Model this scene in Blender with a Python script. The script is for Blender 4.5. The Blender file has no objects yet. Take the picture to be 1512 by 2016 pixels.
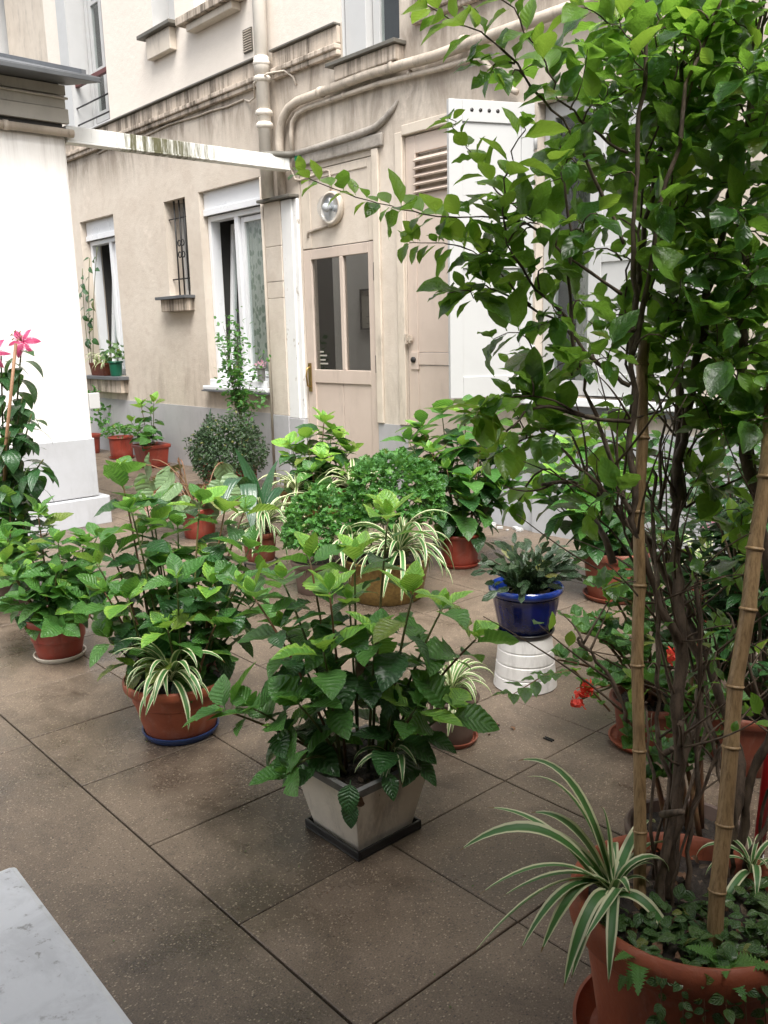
import bpy, math, random
import numpy as np
from mathutils import Vector, Matrix, Euler

C = bpy.context.scene.collection
scene = bpy.context.scene
R_ = math.radians

# ------------------------------------------------------------------ camera
cam_data = bpy.data.cameras.new("camera")
cam = bpy.data.objects.new("camera", cam_data)
C.objects.link(cam)
yaw, pitch, roll = R_(48.342), R_(11.631), R_(-1.354)
fw = Vector((-math.sin(yaw) * math.cos(pitch), math.cos(yaw) * math.cos(pitch), -math.sin(pitch)))
rt = Vector((math.cos(yaw), math.sin(yaw), 0))
up = rt.cross(fw)
cr, sr = math.cos(roll), math.sin(roll)
rt, up = cr * rt + sr * up, -sr * rt + cr * up
CAM = Vector((0, 0, 1.3))
cam.matrix_world = Matrix(((rt.x, up.x, -fw.x, CAM.x), (rt.y, up.y, -fw.y, CAM.y), (rt.z, up.z, -fw.z, CAM.z), (0, 0, 0, 1)))
cam_data.sensor_fit = 'VERTICAL'
cam_data.sensor_height = 24
cam_data.sensor_width = 18
cam_data.lens = 20.459
cam_data.clip_start = 0.05
cam_data.clip_end = 200
scene.camera = cam

# ------------------------------------------------------------------ world and sun (overcast)
world = bpy.data.worlds.new("World")
scene.world = world
world.use_nodes = True
wn = world.node_tree
wn.nodes.clear()
wo = wn.nodes.new("ShaderNodeOutputWorld")
bg = wn.nodes.new("ShaderNodeBackground")
sky = wn.nodes.new("ShaderNodeTexSky")
hs = wn.nodes.new("ShaderNodeHueSaturation")
SUN_EL, SUN_AZ = R_(60), R_(118)      # azimuth counted clockwise from +Y
sky.sky_type = 'NISHITA'
sky.sun_disc = False
sky.sun_elevation = SUN_EL
sky.sun_rotation = SUN_AZ
sky.air_density = 1.0
sky.dust_density = 4.0
hs.inputs["Saturation"].default_value = 0.22
bg.inputs["Strength"].default_value = 0.085
wn.links.new(sky.outputs[0], hs.inputs["Color"])
wn.links.new(hs.outputs[0], bg.inputs["Color"])
wn.links.new(bg.outputs[0], wo.inputs["Surface"])

sd = bpy.data.lights.new("sun", 'SUN')
sd.energy = 1.5
sd.angle = R_(38)
sd.color = (1.0, 0.965, 0.91)
sun = bpy.data.objects.new("sun", sd)
C.objects.link(sun)
sdir = Vector((math.sin(SUN_AZ) * math.cos(SUN_EL), math.cos(SUN_AZ) * math.cos(SUN_EL), math.sin(SUN_EL)))
sun.rotation_euler = sdir.to_track_quat('Z', 'Y').to_euler()
sun.location = (0, 0, 12)

vs = scene.view_settings
vs.view_transform = 'Standard'
vs.look = 'None'
vs.gamma = 1
vs.use_curve_mapping = False
vs.exposure = 1.95
scene.cycles.max_bounces = 10
scene.cycles.diffuse_bounces = 5
scene.cycles.transparent_max_bounces = 12
scene.cycles.sample_clamp_indirect = 6

# ------------------------------------------------------------------ node helpers
class NT:
    def __init__(self, name):
        self.m = bpy.data.materials.new(name)
        self.m.use_nodes = True
        self.t = self.m.node_tree
        self.t.nodes.clear()
        self.out = self.t.nodes.new("ShaderNodeOutputMaterial")

    def n(self, typ, inp=None, **attrs):
        nd = self.t.nodes.new("ShaderNode" + typ)
        for k, v in attrs.items():
            setattr(nd, k, v)
        for k, v in (inp or {}).items():
            self.set(nd.inputs[k], v)
        return nd

    def set(self, sock, v):
        if isinstance(v, bpy.types.NodeSocket):
            self.t.links.new(v, sock)
        elif isinstance(v, bpy.types.Node):
            self.t.links.new(v.outputs[0], sock)
        else:
            if sock.type == 'RGBA' and len(v) == 3:
                v = (*v, 1)
            sock.default_value = v

    def math(self, op, a, b=0.0, c=None, clamp=False):
        nd = self.n("Math", {0: a, 1: b}, operation=op)
        if c is not None:
            self.set(nd.inputs[2], c)
        nd.use_clamp = clamp
        return nd.outputs[0]

    def mix(self, f, a, b, blend='MIX'):
        nd = self.n("Mix", data_type='RGBA', blend_type=blend)
        self.set(nd.inputs[0], f)
        self.set(nd.inputs[6], a)
        self.set(nd.inputs[7], b)
        return nd.outputs[2]

    def ramp(self, f, lo, hi, a=0.0, b=1.0):
        nd = self.n("MapRange", {0: f, 1: lo, 2: hi, 3: a, 4: b}, interpolation_type='SMOOTHSTEP')
        return nd.outputs[0]

    def noise(self, vec, scale, detail=3, rough=.55, dist=0.0):
        return self.n("TexNoise", {"Vector": vec, "Scale": scale, "Detail": detail, "Roughness": rough, "Distortion": dist}).outputs[0]

    def vor(self, vec, scale, feat='F1'):
        return self.n("TexVoronoi", {"Vector": vec, "Scale": scale}, feature=feat)

    def pos(self):
        return self.n("NewGeometry").outputs["Position"]

    def scaled(self, vec, s):
        return self.n("VectorMath", {0: vec, 1: s}, operation='MULTIPLY').outputs[0]

    def bump(self, h, strength=.3, dist=.01):
        return self.n("Bump", {"Height": h, "Strength": strength, "Distance": dist}).outputs[0]

    def bsdf(self, col, rough=.5, normal=None, **kw):
        b = self.n("BsdfPrincipled", {"Base Color": col, "Roughness": rough})
        for k, v in kw.items():
            self.set(b.inputs[k.replace("_", " ")], v)
        if normal is not None:
            self.set(b.inputs["Normal"], normal)
        return b.outputs[0]

    def done(self, sh):
        self.t.links.new(sh, self.out.inputs["Surface"])
        return self.m


def simple(name, col, rough=.5, col2=None, scale=6.0, amount=.5, bump=.0, bscale=60.0, metal=0.0, grime=0.0, spec=.5, bloom=0.0):
    """paint, metal, fired clay...: mottled colour, a little relief, worn patches"""
    k = NT(name)
    oc = k.n("TexCoord").outputs["Object"]
    c = col
    col2 = col2 or tuple(x * .8 for x in col)
    n1 = k.noise(oc, scale, 5, .6)
    c = k.mix(k.ramp(n1, .38, .68, 0, amount), col, col2)
    if grime:
        n2 = k.noise(k.scaled(oc, (1, 1, .25)), scale * 2.3, 6, .7)
        c = k.mix(k.ramp(n2, .5, .75, 0, grime), c, (.09, .075, .06))
    if bloom:
        n3 = k.noise(k.scaled(oc, (1, 1, .55)), scale * 1.7, 6, .72, .5)
        c = k.mix(k.ramp(n3, .52, .72, 0, bloom), c, (.46, .38, .32))
        n4 = k.noise(k.scaled(oc, (3, 3, .4)), scale * 1.2, 5, .7)
        c = k.mix(k.ramp(n4, .56, .70, 0, .6), c, tuple(x * .42 for x in col))
    nm = k.bump(k.noise(oc, bscale, 4, .6), bump, .006) if bump else None
    r = k.math('ADD', k.math('MULTIPLY', n1, .18), rough - .09)
    return k.done(k.bsdf(c, r, nm, Metallic=metal, Specular_IOR_Level=spec))


# ------------------------------------------------------------------ surface materials
def mat_stucco():
    k = NT("stucco")
    p = k.pos()
    sx = k.n("SeparateXYZ", {0: p})
    z, x = sx.outputs["Z"], sx.outputs["X"]
    big = k.noise(p, .9, 4, .6)
    fine = k.noise(p, 7, 6, .65)
    streak = k.noise(k.scaled(p, (3.2, 3.2, .8)), 1.7, 7, .72, .7)
    col = k.mix(k.ramp(big, .35, .7), (.585, .512, .432), (.66, .592, .51))
    col = k.mix(k.ramp(fine, .45, .75, 0, .35), col, (.46, .375, .31))
    upper = k.ramp(z, 3.45, 3.56)
    col = k.mix(k.math('MULTIPLY', upper, .7), col, (.80, .735, .665))

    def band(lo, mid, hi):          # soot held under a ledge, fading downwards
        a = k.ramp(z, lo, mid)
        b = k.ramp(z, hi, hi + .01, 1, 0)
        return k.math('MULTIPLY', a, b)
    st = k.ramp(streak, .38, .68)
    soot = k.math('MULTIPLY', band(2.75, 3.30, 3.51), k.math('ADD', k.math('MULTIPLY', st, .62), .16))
    # the damp bay round the pipes is dirtier than the bay on the left
    bay = k.math('MULTIPLY', k.ramp(x, -6.7, -6.1), k.ramp(x, -4.2, -3.2, 1, .3))
    soot2 = k.math('MULTIPLY', k.math('MULTIPLY', bay, band(2.2, 2.95, 3.5)), k.ramp(streak, .34, .66, .08, .60))
    low = k.math('MULTIPLY', k.ramp(z, .6, 1.5, .34, 0), k.ramp(streak, .42, .66))
    lowbay = k.math('MULTIPLY', k.math('MULTIPLY', k.ramp(x, -6.5, -6.2), k.ramp(x, -5.9, -5.7, 1, .5)), k.math('MULTIPLY', k.ramp(z, .6, 1.6, .5, .1), st))
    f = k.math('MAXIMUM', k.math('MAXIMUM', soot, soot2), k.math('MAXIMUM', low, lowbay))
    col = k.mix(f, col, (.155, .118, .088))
    pale = k.math('MULTIPLY', k.ramp(k.noise(p, 3.3, 5, .7), .62, .72), .45)
    col = k.mix(pale, col, (.74, .65, .56))
    h = k.math('ADD', k.math('MULTIPLY', k.noise(p, 90, 3, .6), .35), k.noise(p, 14, 5, .65))
    return k.done(k.bsdf(col, .85, k.bump(h, .35, .012), Specular_IOR_Level=.25))


def mat_soot_stone():
    """cornice and ledges: rain-streaked stone"""
    k = NT("streaked_stone")
    p = k.pos()
    streak = k.noise(k.scaled(p, (9, 9, .35)), 1.5, 6, .75, .3)
    blot = k.noise(p, 2.2, 5, .7)
    col = k.mix(k.ramp(blot, .35, .7), (.60, .51, .42), (.47, .40, .33))
    f = k.math('MULTIPLY', k.ramp(streak, .40, .62), k.ramp(blot, .3, .62, .35, .95))
    col = k.mix(f, col, (.105, .085, .066))
    return k.done(k.bsdf(col, .9, k.bump(k.noise(p, 40, 5, .65), .4, .01), Specular_IOR_Level=.2))


def mat_floor():
    k = NT("washed_aggregate")
    p = k.pos()
    oi = k.n("ObjectInfo").outputs["Random"]
    damp = k.noise(p, 1.3, 4, .6, .3)
    damp2 = k.noise(p, 5.5, 5, .65)
    wet = k.ramp(k.math('ADD', k.math('MULTIPLY', damp, .7), k.math('MULTIPLY', damp2, .3)), .40, .62)
    base = k.mix(wet, (.192, .146, .106), (.074, .056, .041))
    base = k.mix(k.math('MULTIPLY', k.math('POWER', oi, 2), .55), base, (.20, .150, .112))
    edge = k.noise(p, 2.3, 6, .75, .8)
    base = k.mix(k.math('MULTIPLY', k.math('MULTIPLY', k.ramp(edge, .50, .53), k.ramp(edge, .70, .55)), .22), base, (.040, .030, .023))
    base = k.mix(k.ramp(k.noise(p, 260, 2, .7), .42, .66, 0, .5), base, (.050, .038, .031))
    v1 = k.vor(k.scaled(p, (1, .7, 1)), 215)
    wh = k.n("SeparateColor", {0: v1.outputs["Color"]}).outputs[0]
    dots = k.math('MULTIPLY', k.ramp(wh, .87, .89), k.ramp(v1.outputs["Distance"], .30, .46, 1, 0))
    base = k.mix(k.math('MULTIPLY', dots, .65), base, (.40, .325, .235))
    v2 = k.vor(p, 260)
    wh2 = k.n("SeparateColor", {0: v2.outputs["Color"]}).outputs[1]
    dots2 = k.math('MULTIPLY', k.ramp(wh2, .86, .89), k.ramp(v2.outputs["Distance"], .3, .5, 1, 0))
    base = k.mix(k.math('MULTIPLY', dots2, .55), base, (.30, .245, .19))
    dk = k.math('MULTIPLY', k.ramp(wh, .10, .07), k.ramp(v1.outputs["Distance"], .3, .5, 1, 0))
    base = k.mix(k.math('MULTIPLY', dk, .7), base, (.045, .038, .033))
    rough = k.math('ADD', k.ramp(wet, 0, 1, .48, .17), k.math('MULTIPLY', k.noise(p, 60, 2), .15))
    h = k.math('ADD', k.math('MULTIPLY', v1.outputs["Distance"], -.6), k.math('MULTIPLY', k.noise(p, 230, 2, .6), .7))
    return k.done(k.bsdf(base, rough, k.bump(h, .28, .004), Specular_IOR_Level=.45))


def mat_marble():
    k = NT("painted_stone")
    p = k.pos()
    a = k.noise(p, 9, 6, .7, .6)
    b = k.noise(p, 38, 5, .7)
    col = k.mix(k.ramp(a, .42, .68), (.84, .865, .90), (.70, .72, .75))
    col = k.mix(k.math('MULTIPLY', k.ramp(b, .56, .68), k.ramp(a, .40, .60)), col, (.36, .36, .365))
    return k.done(k.bsdf(col, .55, k.bump(k.noise(p, 45, 5), .25, .004)))


def mat_white_wall():
    k = NT("white_limewash")
    p = k.pos()
    z = k.n("SeparateXYZ", {0: p}).outputs["Z"]
    n = k.noise(p, 2.5, 5, .65)
    col = k.mix(k.ramp(n, .4, .75), (.84, .82, .79), (.78, .75, .71))
    f = k.math('MULTIPLY', k.ramp(z, 2.25, 2.62), k.ramp(k.noise(k.scaled(p, (8, 8, .5)), 1.5, 6, .7), .42, .7, .05, .6))
    col = k.mix(f, col, (.40, .37, .33))
    return k.done(k.bsdf(col, .8, k.bump(k.noise(p, 30, 5, .65), .2, .008), Specular_IOR_Level=.3))


def mat_beam():
    k = NT("mossy_white_paint")
    p = k.pos()
    y = k.n("SeparateXYZ", {0: p}).outputs["Y"]
    st = k.noise(k.scaled(p, (6, 13, 1.3)), 1.7, 6, .75, .2)
    env = k.math('MULTIPLY', k.ramp(y, 2.75, 3.12), k.ramp(y, 3.3, 4.1, 1, 0))
    col = k.mix(k.ramp(k.noise(p, 5, 5), .5, .75, 0, .3), (.80, .80, .77), (.55, .54, .50))
    col = k.mix(k.math('MULTIPLY', k.ramp(k.math('ADD', st, k.math('MULTIPLY', env, .26)), .56, .84), 1.0), col, (.10, .095, .045))
    return k.done(k.bsdf(col, .6, k.bump(st, .25, .004)))


def mat_peel(name, paint, under, lo=.56, hi=.60):
    k = NT(name)
    p = k.pos()
    n = k.noise(k.scaled(p, (1, 1, .5)), 16, 6, .7)
    col = k.mix(k.ramp(k.noise(p, 4, 4), .4, .7, 0, .5), paint, tuple(x * .86 for x in paint))
    col = k.mix(k.ramp(n, lo, hi), col, under)
    return k.done(k.bsdf(col, .6, k.bump(k.ramp(n, lo, hi), .3, .003)))


def mat_glass(name="glass", tint=(.9, .93, .92), refl=1.0):
    k = NT(name)
    g_ = k.n("NewGeometry")
    dt = k.n("VectorMath", {0: g_.outputs["Normal"], 1: g_.outputs["Incoming"]}, operation='DOT_PRODUCT').outputs["Value"]
    fr = k.math('ADD', .045, k.math('MULTIPLY', k.math('POWER', k.math('SUBTRACT', 1, k.math('ABSOLUTE', dt), clamp=True), 5), .955))
    f = k.math('MULTIPLY', fr, refl, clamp=True)
    tr = k.n("BsdfTransparent", {"Color": tint}).outputs[0]
    gl = k.n("BsdfGlossy", {"Color": (.95, .95, .95), "Roughness": .03}).outputs[0]
    return k.done(k.n("MixShader", {0: f, 1: tr, 2: gl}).outputs[0])


def mat_curtain():
    k = NT("leaf_print_curtain")
    oc = k.pos()
    v = k.vor(k.scaled(oc, (1, 1, .6)), 24)
    w = k.ramp(v.outputs["Distance"], .36, .46, 1, 0)
    col = k.mix(w, (.42, .42, .385), (.22, .25, .205))
    return k.done(k.bsdf(col, .9))


# ------------------------------------------------------------------ leaf materials
def mat_leaf(name, c1, c2, trans, back=None, margin=None, vein=.35, rough=.34, wet=1.0, twt=.34, nveins=8.0, bumps=.4, sv=.55):
    k = NT(name)
    uv = k.n("UVMap").outputs[0]
    s = k.n("SeparateXYZ", {0: uv})
    u, v = s.outputs["X"], s.outputs["Y"]
    at = k.n("Attribute", attribute_name="leaf_random").outputs["Fac"]
    rnd = k.math('FRACT', k.math('ADD', k.n("ObjectInfo").outputs["Random"], at))
    oc = k.n("TexCoord").outputs["Object"]
    half = k.math('ABSOLUTE', k.math('SUBTRACT', k.math('MULTIPLY', u, 2), 1))
    mott = k.noise(oc, 7, 4, .6)
    col = k.mix(k.math('ADD', k.math('MULTIPLY', rnd, .75), k.math('MULTIPLY', k.ramp(mott, .35, .7), .25)), c1, c2)
    col = k.mix(k.math('MULTIPLY', k.ramp(rnd, .955, .965), .55), col, (.22, .20, .03))
    if margin:
        mm = k.math('ADD', half, k.math('MULTIPLY', k.math('SUBTRACT', mott, .5), 1.1))
        col = k.mix(k.ramp(mm, .62, .74, 0, .8), col, margin)
    vein_v = k.math('FRACT', k.math('SUBTRACT', k.math('MULTIPLY', v, nveins), k.math('MULTIPLY', half, 2.1)))
    vl = k.math('ABSOLUTE', k.math('SUBTRACT', vein_v, .5))
    side = k.ramp(vl, .0, .16, 1, 0)
    mid = k.ramp(half, .0, .07, 1, 0)
    veins = k.math('MAXIMUM', k.math('MULTIPLY', side, sv), mid)
    col = k.mix(k.math('MULTIPLY', veins, vein), col, tuple(min(1, x * 1.9 + .02) for x in c2))
    bk = k.n("NewGeometry").outputs["Backfacing"]
    back = back or tuple(x * 1.25 + .03 for x in c1)
    col = k.mix(k.math('MULTIPLY', bk, .75), col, back)
    h = k.math('ADD', k.math('MULTIPLY', k.ramp(vl, 0, .45, 0, 1), 1.45 * sv), k.math('MULTIPLY', k.noise(oc, 24, 2), .5))
    drops = k.vor(oc, 34)
    dr = k.math('MULTIPLY', k.ramp(drops.outputs["Distance"], .1, .3, 1, 0), wet)
    h = k.math('ADD', h, k.math('MULTIPLY', dr, .8))
    nm = k.bump(h, bumps, .012)
    r = k.math('SUBTRACT', k.math('ADD', k.math('MULTIPLY', k.noise(oc, 5, 3), .25), rough - .1), k.math('MULTIPLY', dr, .18), clamp=True)
    p = k.bsdf(col, r, nm, Specular_IOR_Level=.5, Coat_Weight=.22 * wet, Coat_Roughness=.16)
    tc = k.mix(k.math('MULTIPLY', veins, .3), trans, tuple(x * .6 for x in trans))
    tl = k.n("BsdfTranslucent", {"Color": tc, "Normal": nm}).outputs[0]
    return k.done(k.n("MixShader", {0: twt, 1: p, 2: tl}).outputs[0])


def mat_spider(name, green, cream, edge=.56):
    k = NT(name)
    uv = k.n("UVMap").outputs[0]
    s = k.n("SeparateXYZ", {0: uv})
    half = k.math('ABSOLUTE', k.math('SUBTRACT', k.math('MULTIPLY', s.outputs["X"], 2), 1))
    rnd = k.n("ObjectInfo").outputs["Random"]
    fib = k.noise(k.scaled(uv, (40, 1.5, 1)), 1, 3, .6)
    g = k.mix(rnd, green, tuple(x * 1.6 for x in green))
    g = k.mix(k.ramp(fib, .4, .65, 0, .4), g, tuple(x * 2.0 for x in green))
    e = k.math('ADD', half, k.math('MULTIPLY', k.math('SUBTRACT', fib, .5), .25))
    col = k.mix(k.ramp(e, edge, edge + .1), g, cream)
    tipb = k.ramp(k.math('ADD', s.outputs["Y"], k.math('MULTIPLY', rnd, .05)), .985, 1.0)
    col = k.mix(tipb, col, (.16, .085, .035))
    nm = k.bump(fib, .2, .004)
    p = k.bsdf(col, .36, nm)
    tl = k.n("BsdfTranslucent", {"Color": k.mix(.5, col, (.32, .42, .12)), "Normal": nm}).outputs[0]
    return k.done(k.n("MixShader", {0: .25, 1: p, 2: tl}).outputs[0])


def mat_bamboo():
    k = NT("bamboo_cane")
    p = k.pos()
    st = k.noise(k.scaled(p, (120, 120, 2.2)), 1.6, 5, .7)
    bl = k.noise(p, 12, 4)
    col = k.mix(k.ramp(st, .35, .7), (.40, .265, .135), (.20, .125, .058))
    col = k.mix(k.ramp(bl, .55, .75, 0, .5), col, (.15, .095, .05))
    return k.done(k.bsdf(col, .45, k.bump(st, .3, .002)))


def mat_bark(name="bark", a=(.135, .095, .066), b=(.060, .042, .029)):
    k = NT(name)
    p = k.pos()
    n = k.noise(k.scaled(p, (1, 1, .35)), 70, 6, .7)
    lich = k.noise(p, 25, 4, .6)
    col = k.mix(k.ramp(n, .38, .65), a, b)
    col = k.mix(k.ramp(lich, .6, .72, 0, .45), col, (.19, .16, .125))
    return k.done(k.bsdf(col, .75, k.bump(n, .6, .004)))


def mat_soil():
    k = NT("potting_soil")
    p = k.pos()
    n = k.noise(p, 90, 5, .7)
    v = k.vor(p, 70)
    col = k.mix(k.ramp(n, .4, .7), (.022, .016, .012), (.055, .040, .030))
    w = k.n("SeparateColor", {0: v.outputs["Color"]}).outputs[0]
    col = k.mix(k.ramp(w, .9, .93, 0, .7), col, (.17, .12, .08))
    return k.done(k.bsdf(col, .7, k.bump(k.math('ADD', n, v.outputs["Distance"]), .9, .012)))


MT = dict(
    stucco=mat_stucco(), stone=mat_soot_stone(), floor=mat_floor(), marble=mat_marble(), white_wall=mat_white_wall(),
    beam=mat_beam(), glass=mat_glass(), curtain=mat_curtain(), bamboo=mat_bamboo(), bark=mat_bark(), soil=mat_soil(),
    door_glass=mat_glass("door_glass", (.80, .80, .79), 1.0),
    lamp_glass=mat_glass("lamp_glass", (.93, .95, .97), .9),
    twig=mat_bark("twig_bark", (.14, .097, .064), (.075, .052, .035)),
    joint=simple("mossy_joint", (.060, .052, .038), .9, (.038, .048, .022), 9, .8, .4),
    grey_paint=simple("grey_plinth_paint", (.43, .425, .435), .75, (.36, .355, .36), 3, .6, .15, 30, grime=.25),
    pale_plinth=simple("pale_plinth_paint", (.44, .45, .475), .75, (.37, .375, .385), 3, .6, .15, 30, grime=.2),
    white_paint=simple("white_joinery_paint", (.50, .50, .495), .4, (.455, .455, .45), 4, .5, .08, 20),
    pvc=simple("white_plastic_frame", (.78, .79, .81), .3, (.72, .73, .75), 4, .4),
    cream=simple("cream_paint", (.62, .545, .455), .5, (.52, .45, .37), 5, .6, .12, 25, grime=.35),
    door_paint=simple("beige_door_paint", (.57, .475, .405), .5, (.51, .42, .355), 3, .6, .1, 18, grime=.22),
    flake=mat_peel("flaking_white_paint", (.76, .755, .74), (.42, .37, .31), .62, .65),
    red_peel=mat_peel("peeling_red_paint", (.30, .055, .045), (.72, .66, .62), .55, .58),
    pipe=simple("dusty_pipe_paint", (.50, .43, .355), .6, (.33, .28, .225), 7, .7, .2, 30, grime=.6),
    lead=simple("dirty_lead", (.13, .12, .10), .55, (.085, .08, .065), 8, .7, .3, 40),
    mortar=simple("grey_mortar", (.36, .325, .285), .9, (.22, .195, .17), 9, .8, .6, 40, grime=.4),
    zinc=simple("zinc_sheet", (.15, .158, .168), .5, (.105, .11, .12), 4, .6, .1, 20, metal=.4, grime=.3),
    board=simple("grey_fascia_board", (.47, .44, .385), .7, (.38, .355, .31), 4, .6, .15, 24, grime=.3),
    iron=simple("black_iron", (.018, .017, .017), .5, (.03, .026, .022), 12, .5, .2),
    brass=simple("old_brass", (.45, .31, .12), .35, (.30, .20, .08), 20, .6, 0, metal=.9),
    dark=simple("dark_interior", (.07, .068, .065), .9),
    room=simple("room_wall", (.55, .54, .52), .9, (.50, .49, .47)),
    paper=simple("paper", (.38, .36, .31), .8),
    greytag=simple("green_plastic", (.006, .19, .10), .4),
    plain_curtain=simple("grey_curtain", (.46, .47, .50), .9, (.36, .36, .385), 3, .5),
    terra=simple("terracotta", (.205, .052, .026), .62, (.155, .038, .020), 9, .8, .25, 70, grime=.28, bloom=.16),
    terra_lt=simple("pale_terracotta", (.32, .082, .036), .6, (.25, .060, .027), 9, .8, .25, 70, grime=.22, bloom=.16),
    terra_red=simple("red_plastic_pot", (.27, .042, .024), .4, (.23, .035, .02), 7, .5, .05, 40, grime=.25, bloom=.12),
    brown_pot=simple("brown_plastic_pot", (.115, .075, .058), .5, (.085, .055, .042), 9, .6, .1),
    white_pot=simple("white_plastic_pot", (.74, .72, .70), .45, (.66, .63, .60), 6, .5, .05, 30, grime=.35),
    cream_dish=simple("cream_saucer", (.60, .56, .48), .4, (.52, .48, .41), 8, .5, 0, grime=.2),
    blue_glaze=simple("blue_glaze", (.005, .012, .10), .12, (.004, .008, .045), 12, .9, .08, 26, spec=.8),
    blue_rim=simple("bright_blue_glaze", (.010, .036, .24), .14, (.006, .02, .13), 12, .8, .05, 26, spec=.8),
    blue_dish=simple("blue_plastic", (.028, .060, .185), .35, (.02, .045, .14), 8, .5),
    black=simple("black_plastic", (.014, .014, .015), .35, (.022, .021, .02), 9, .5),
    gold=simple("gold_flecked_pot", (.20, .125, .035), .5, (.11, .066, .018), 60, .9, .5, 120, metal=.25),
    stone_pot=simple("cast_stone_planter", (.74, .675, .575), .8, (.56, .505, .425), 6, .7, .3, 60, grime=.45),
    stone_rim=simple("weathered_rim", (.20, .195, .19), .85, (.12, .118, .115), 14, .8, .4, 60),
    green_pot=simple("green_plastic_pot", (.008, .10, .055), .3),
    zinc_pot=simple("small_zinc_pot", (.30, .30, .29), .4, (.22, .22, .215), 14, .6, .1, metal=.5),
    red_paint=simple("red_pole_paint", (.42, .008, .010), .35, (.34, .006, .01), 5, .5),
    hstem=simple("green_stem", (.085, .12, .03), .5, (.13, .085, .04), 20, .7),
    rstem=simple("reddish_stem", (.17, .075, .04), .5, (.12, .10, .04), 16, .7),
    wood=simple("wooden_stake", (.30, .165, .09), .6, (.22, .12, .065), 12, .7, .2),
    pipe_white=simple("white_pipe_paint", (.72, .67, .60), .45, (.62, .56, .48), 5, .6, .1, 25, grime=.3),
    zinc_dark=simple("dark_zinc_edge", (.10, .105, .11), .5, (.065, .07, .075), 5, .6, .1, 20, metal=.3, grime=.3),
    shade_wall=simple("shade_wall_dark", (.085, .078, .07), .9, (.06, .055, .05), 5, .6, .2, 30),  # kept dark so the added unseen walls bounce little light
    rail_red=simple("dark_red_rail", (.11, .022, .018), .5),
    dead=simple("dead_leaf", (.16, .085, .045), .8, (.10, .052, .03), 12, .7, .3),
)
LM = dict(
    hy=mat_leaf("hydrangea_leaf_young", (.115, .30, .045), (.205, .43, .065), (.36, .60, .075), margin=(.30, .52, .07), vein=.40, twt=.34),
    hm=mat_leaf("hydrangea_leaf", (.046, .145, .032), (.095, .240, .050), (.19, .42, .055), vein=.20),
    hd=mat_leaf("hydrangea_leaf_old", (.022, .078, .024), (.045, .130, .036), (.08, .21, .04), vein=.14, rough=.3, twt=.26),
    sh=mat_leaf("shrub_leaf", (.021, .068, .018), (.050, .135, .028), (.27, .52, .055), back=(.115, .150, .085), margin=(.085, .21, .035), vein=.16, rough=.26, twt=.42, nveins=6, bumps=.30, sv=.06),
    shy=mat_leaf("shrub_leaf_young", (.12, .27, .035), (.20, .38, .05), (.40, .62, .07), vein=.2, rough=.34, twt=.42, nveins=6, bumps=.25, sv=.08),
    li=mat_leaf("lily_leaf", (.022, .072, .026), (.040, .105, .036), (.10, .24, .04), vein=.2, rough=.26, nveins=3, twt=.24, bumps=.3, sv=.2),
    mu=mat_leaf("chrysanthemum_leaf", (.042, .150, .030), (.095, .260, .050), (.16, .38, .05), vein=.3, nveins=4, rough=.42),
    be=mat_leaf("begonia_leaf", (.10, .175, .075), (.14, .22, .095), (.26, .30, .10), back=(.21, .020, .018), vein=.4, nveins=5, rough=.4, twt=.2),
    cl=mat_leaf("clivia_leaf", (.014, .055, .022), (.024, .080, .028), (.10, .26, .04), vein=.1, nveins=1, rough=.26, twt=.2, bumps=.2),
    box=mat_leaf("small_dark_leaf", (.018, .048, .016), (.045, .090, .030), (.08, .17, .03), vein=.1, rough=.3, twt=.2),
    ol=mat_leaf("narrow_dark_leaf", (.020, .072, .024), (.045, .125, .035), (.12, .28, .05), vein=.2, rough=.28, nveins=3, twt=.28),
    ge=mat_leaf("geranium_leaf", (.050, .140, .035), (.080, .190, .045), (.16, .35, .05), vein=.3, nveins=4, rough=.5),
    ca=mat_leaf("cactus_segment", (.016, .040, .016), (.036, .070, .028), (.10, .17, .05), vein=.1, rough=.25, nveins=2, twt=.12),
    ag=mat_leaf("agave_leaf", (.085, .160, .125), (.11, .20, .15), (.1, .2, .1), vein=.05, rough=.4, nveins=1, twt=.1),
    fe=mat_leaf("fern_frond", (.070, .215, .035), (.11, .27, .05), (.25, .46, .06), vein=.1, rough=.5, nveins=1, twt=.36),
    iv=mat_leaf("creeper_leaf", (.040, .110, .030), (.095, .165, .045), (.16, .32, .05), vein=.15, rough=.26, nveins=3, twt=.25),
    pk=mat_leaf("lily_petal", (.42, .020, .11), (.50, .045, .16), (.75, .20, .32), back=(.62, .28, .36), margin=(.85, .55, .64), vein=.1, rough=.5, wet=0, twt=.4, nveins=2, bumps=.2),
    rd=mat_leaf("geranium_petal", (.62, .045, .030), (.72, .075, .05), (.85, .12, .08), back=(.6, .06, .04), vein=.1, rough=.6, wet=0, twt=.4, nveins=3, bumps=.2),
    pp=mat_leaf("pale_pink_petal", (.62, .28, .40), (.70, .40, .50), (.8, .5, .6), vein=.1, rough=.6, wet=0, twt=.4, bumps=.2),
    sp=mat_spider("spider_leaf", (.045, .130, .035), (.68, .68, .44), .55),
    spy=mat_spider("spider_leaf_pale", (.075, .165, .035), (.70, .70, .46), .42),
)

# ------------------------------------------------------------------ objects
ORIGIN = {}


def W0(o):
    return ORIGIN.get(o.name, Vector((0, 0, 0))) if o is not None else Vector((0, 0, 0))


def thing(name, label, cat, loc=(0, 0, 0), group=None):
    o = bpy.data.objects.new(name, None)
    o.empty_display_size = .05
    C.objects.link(o)
    o.location = loc
    o["label"] = label
    o["category"] = cat
    if group:
        o["group"] = group
    ORIGIN[o.name] = Vector(loc)
    return o


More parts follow.
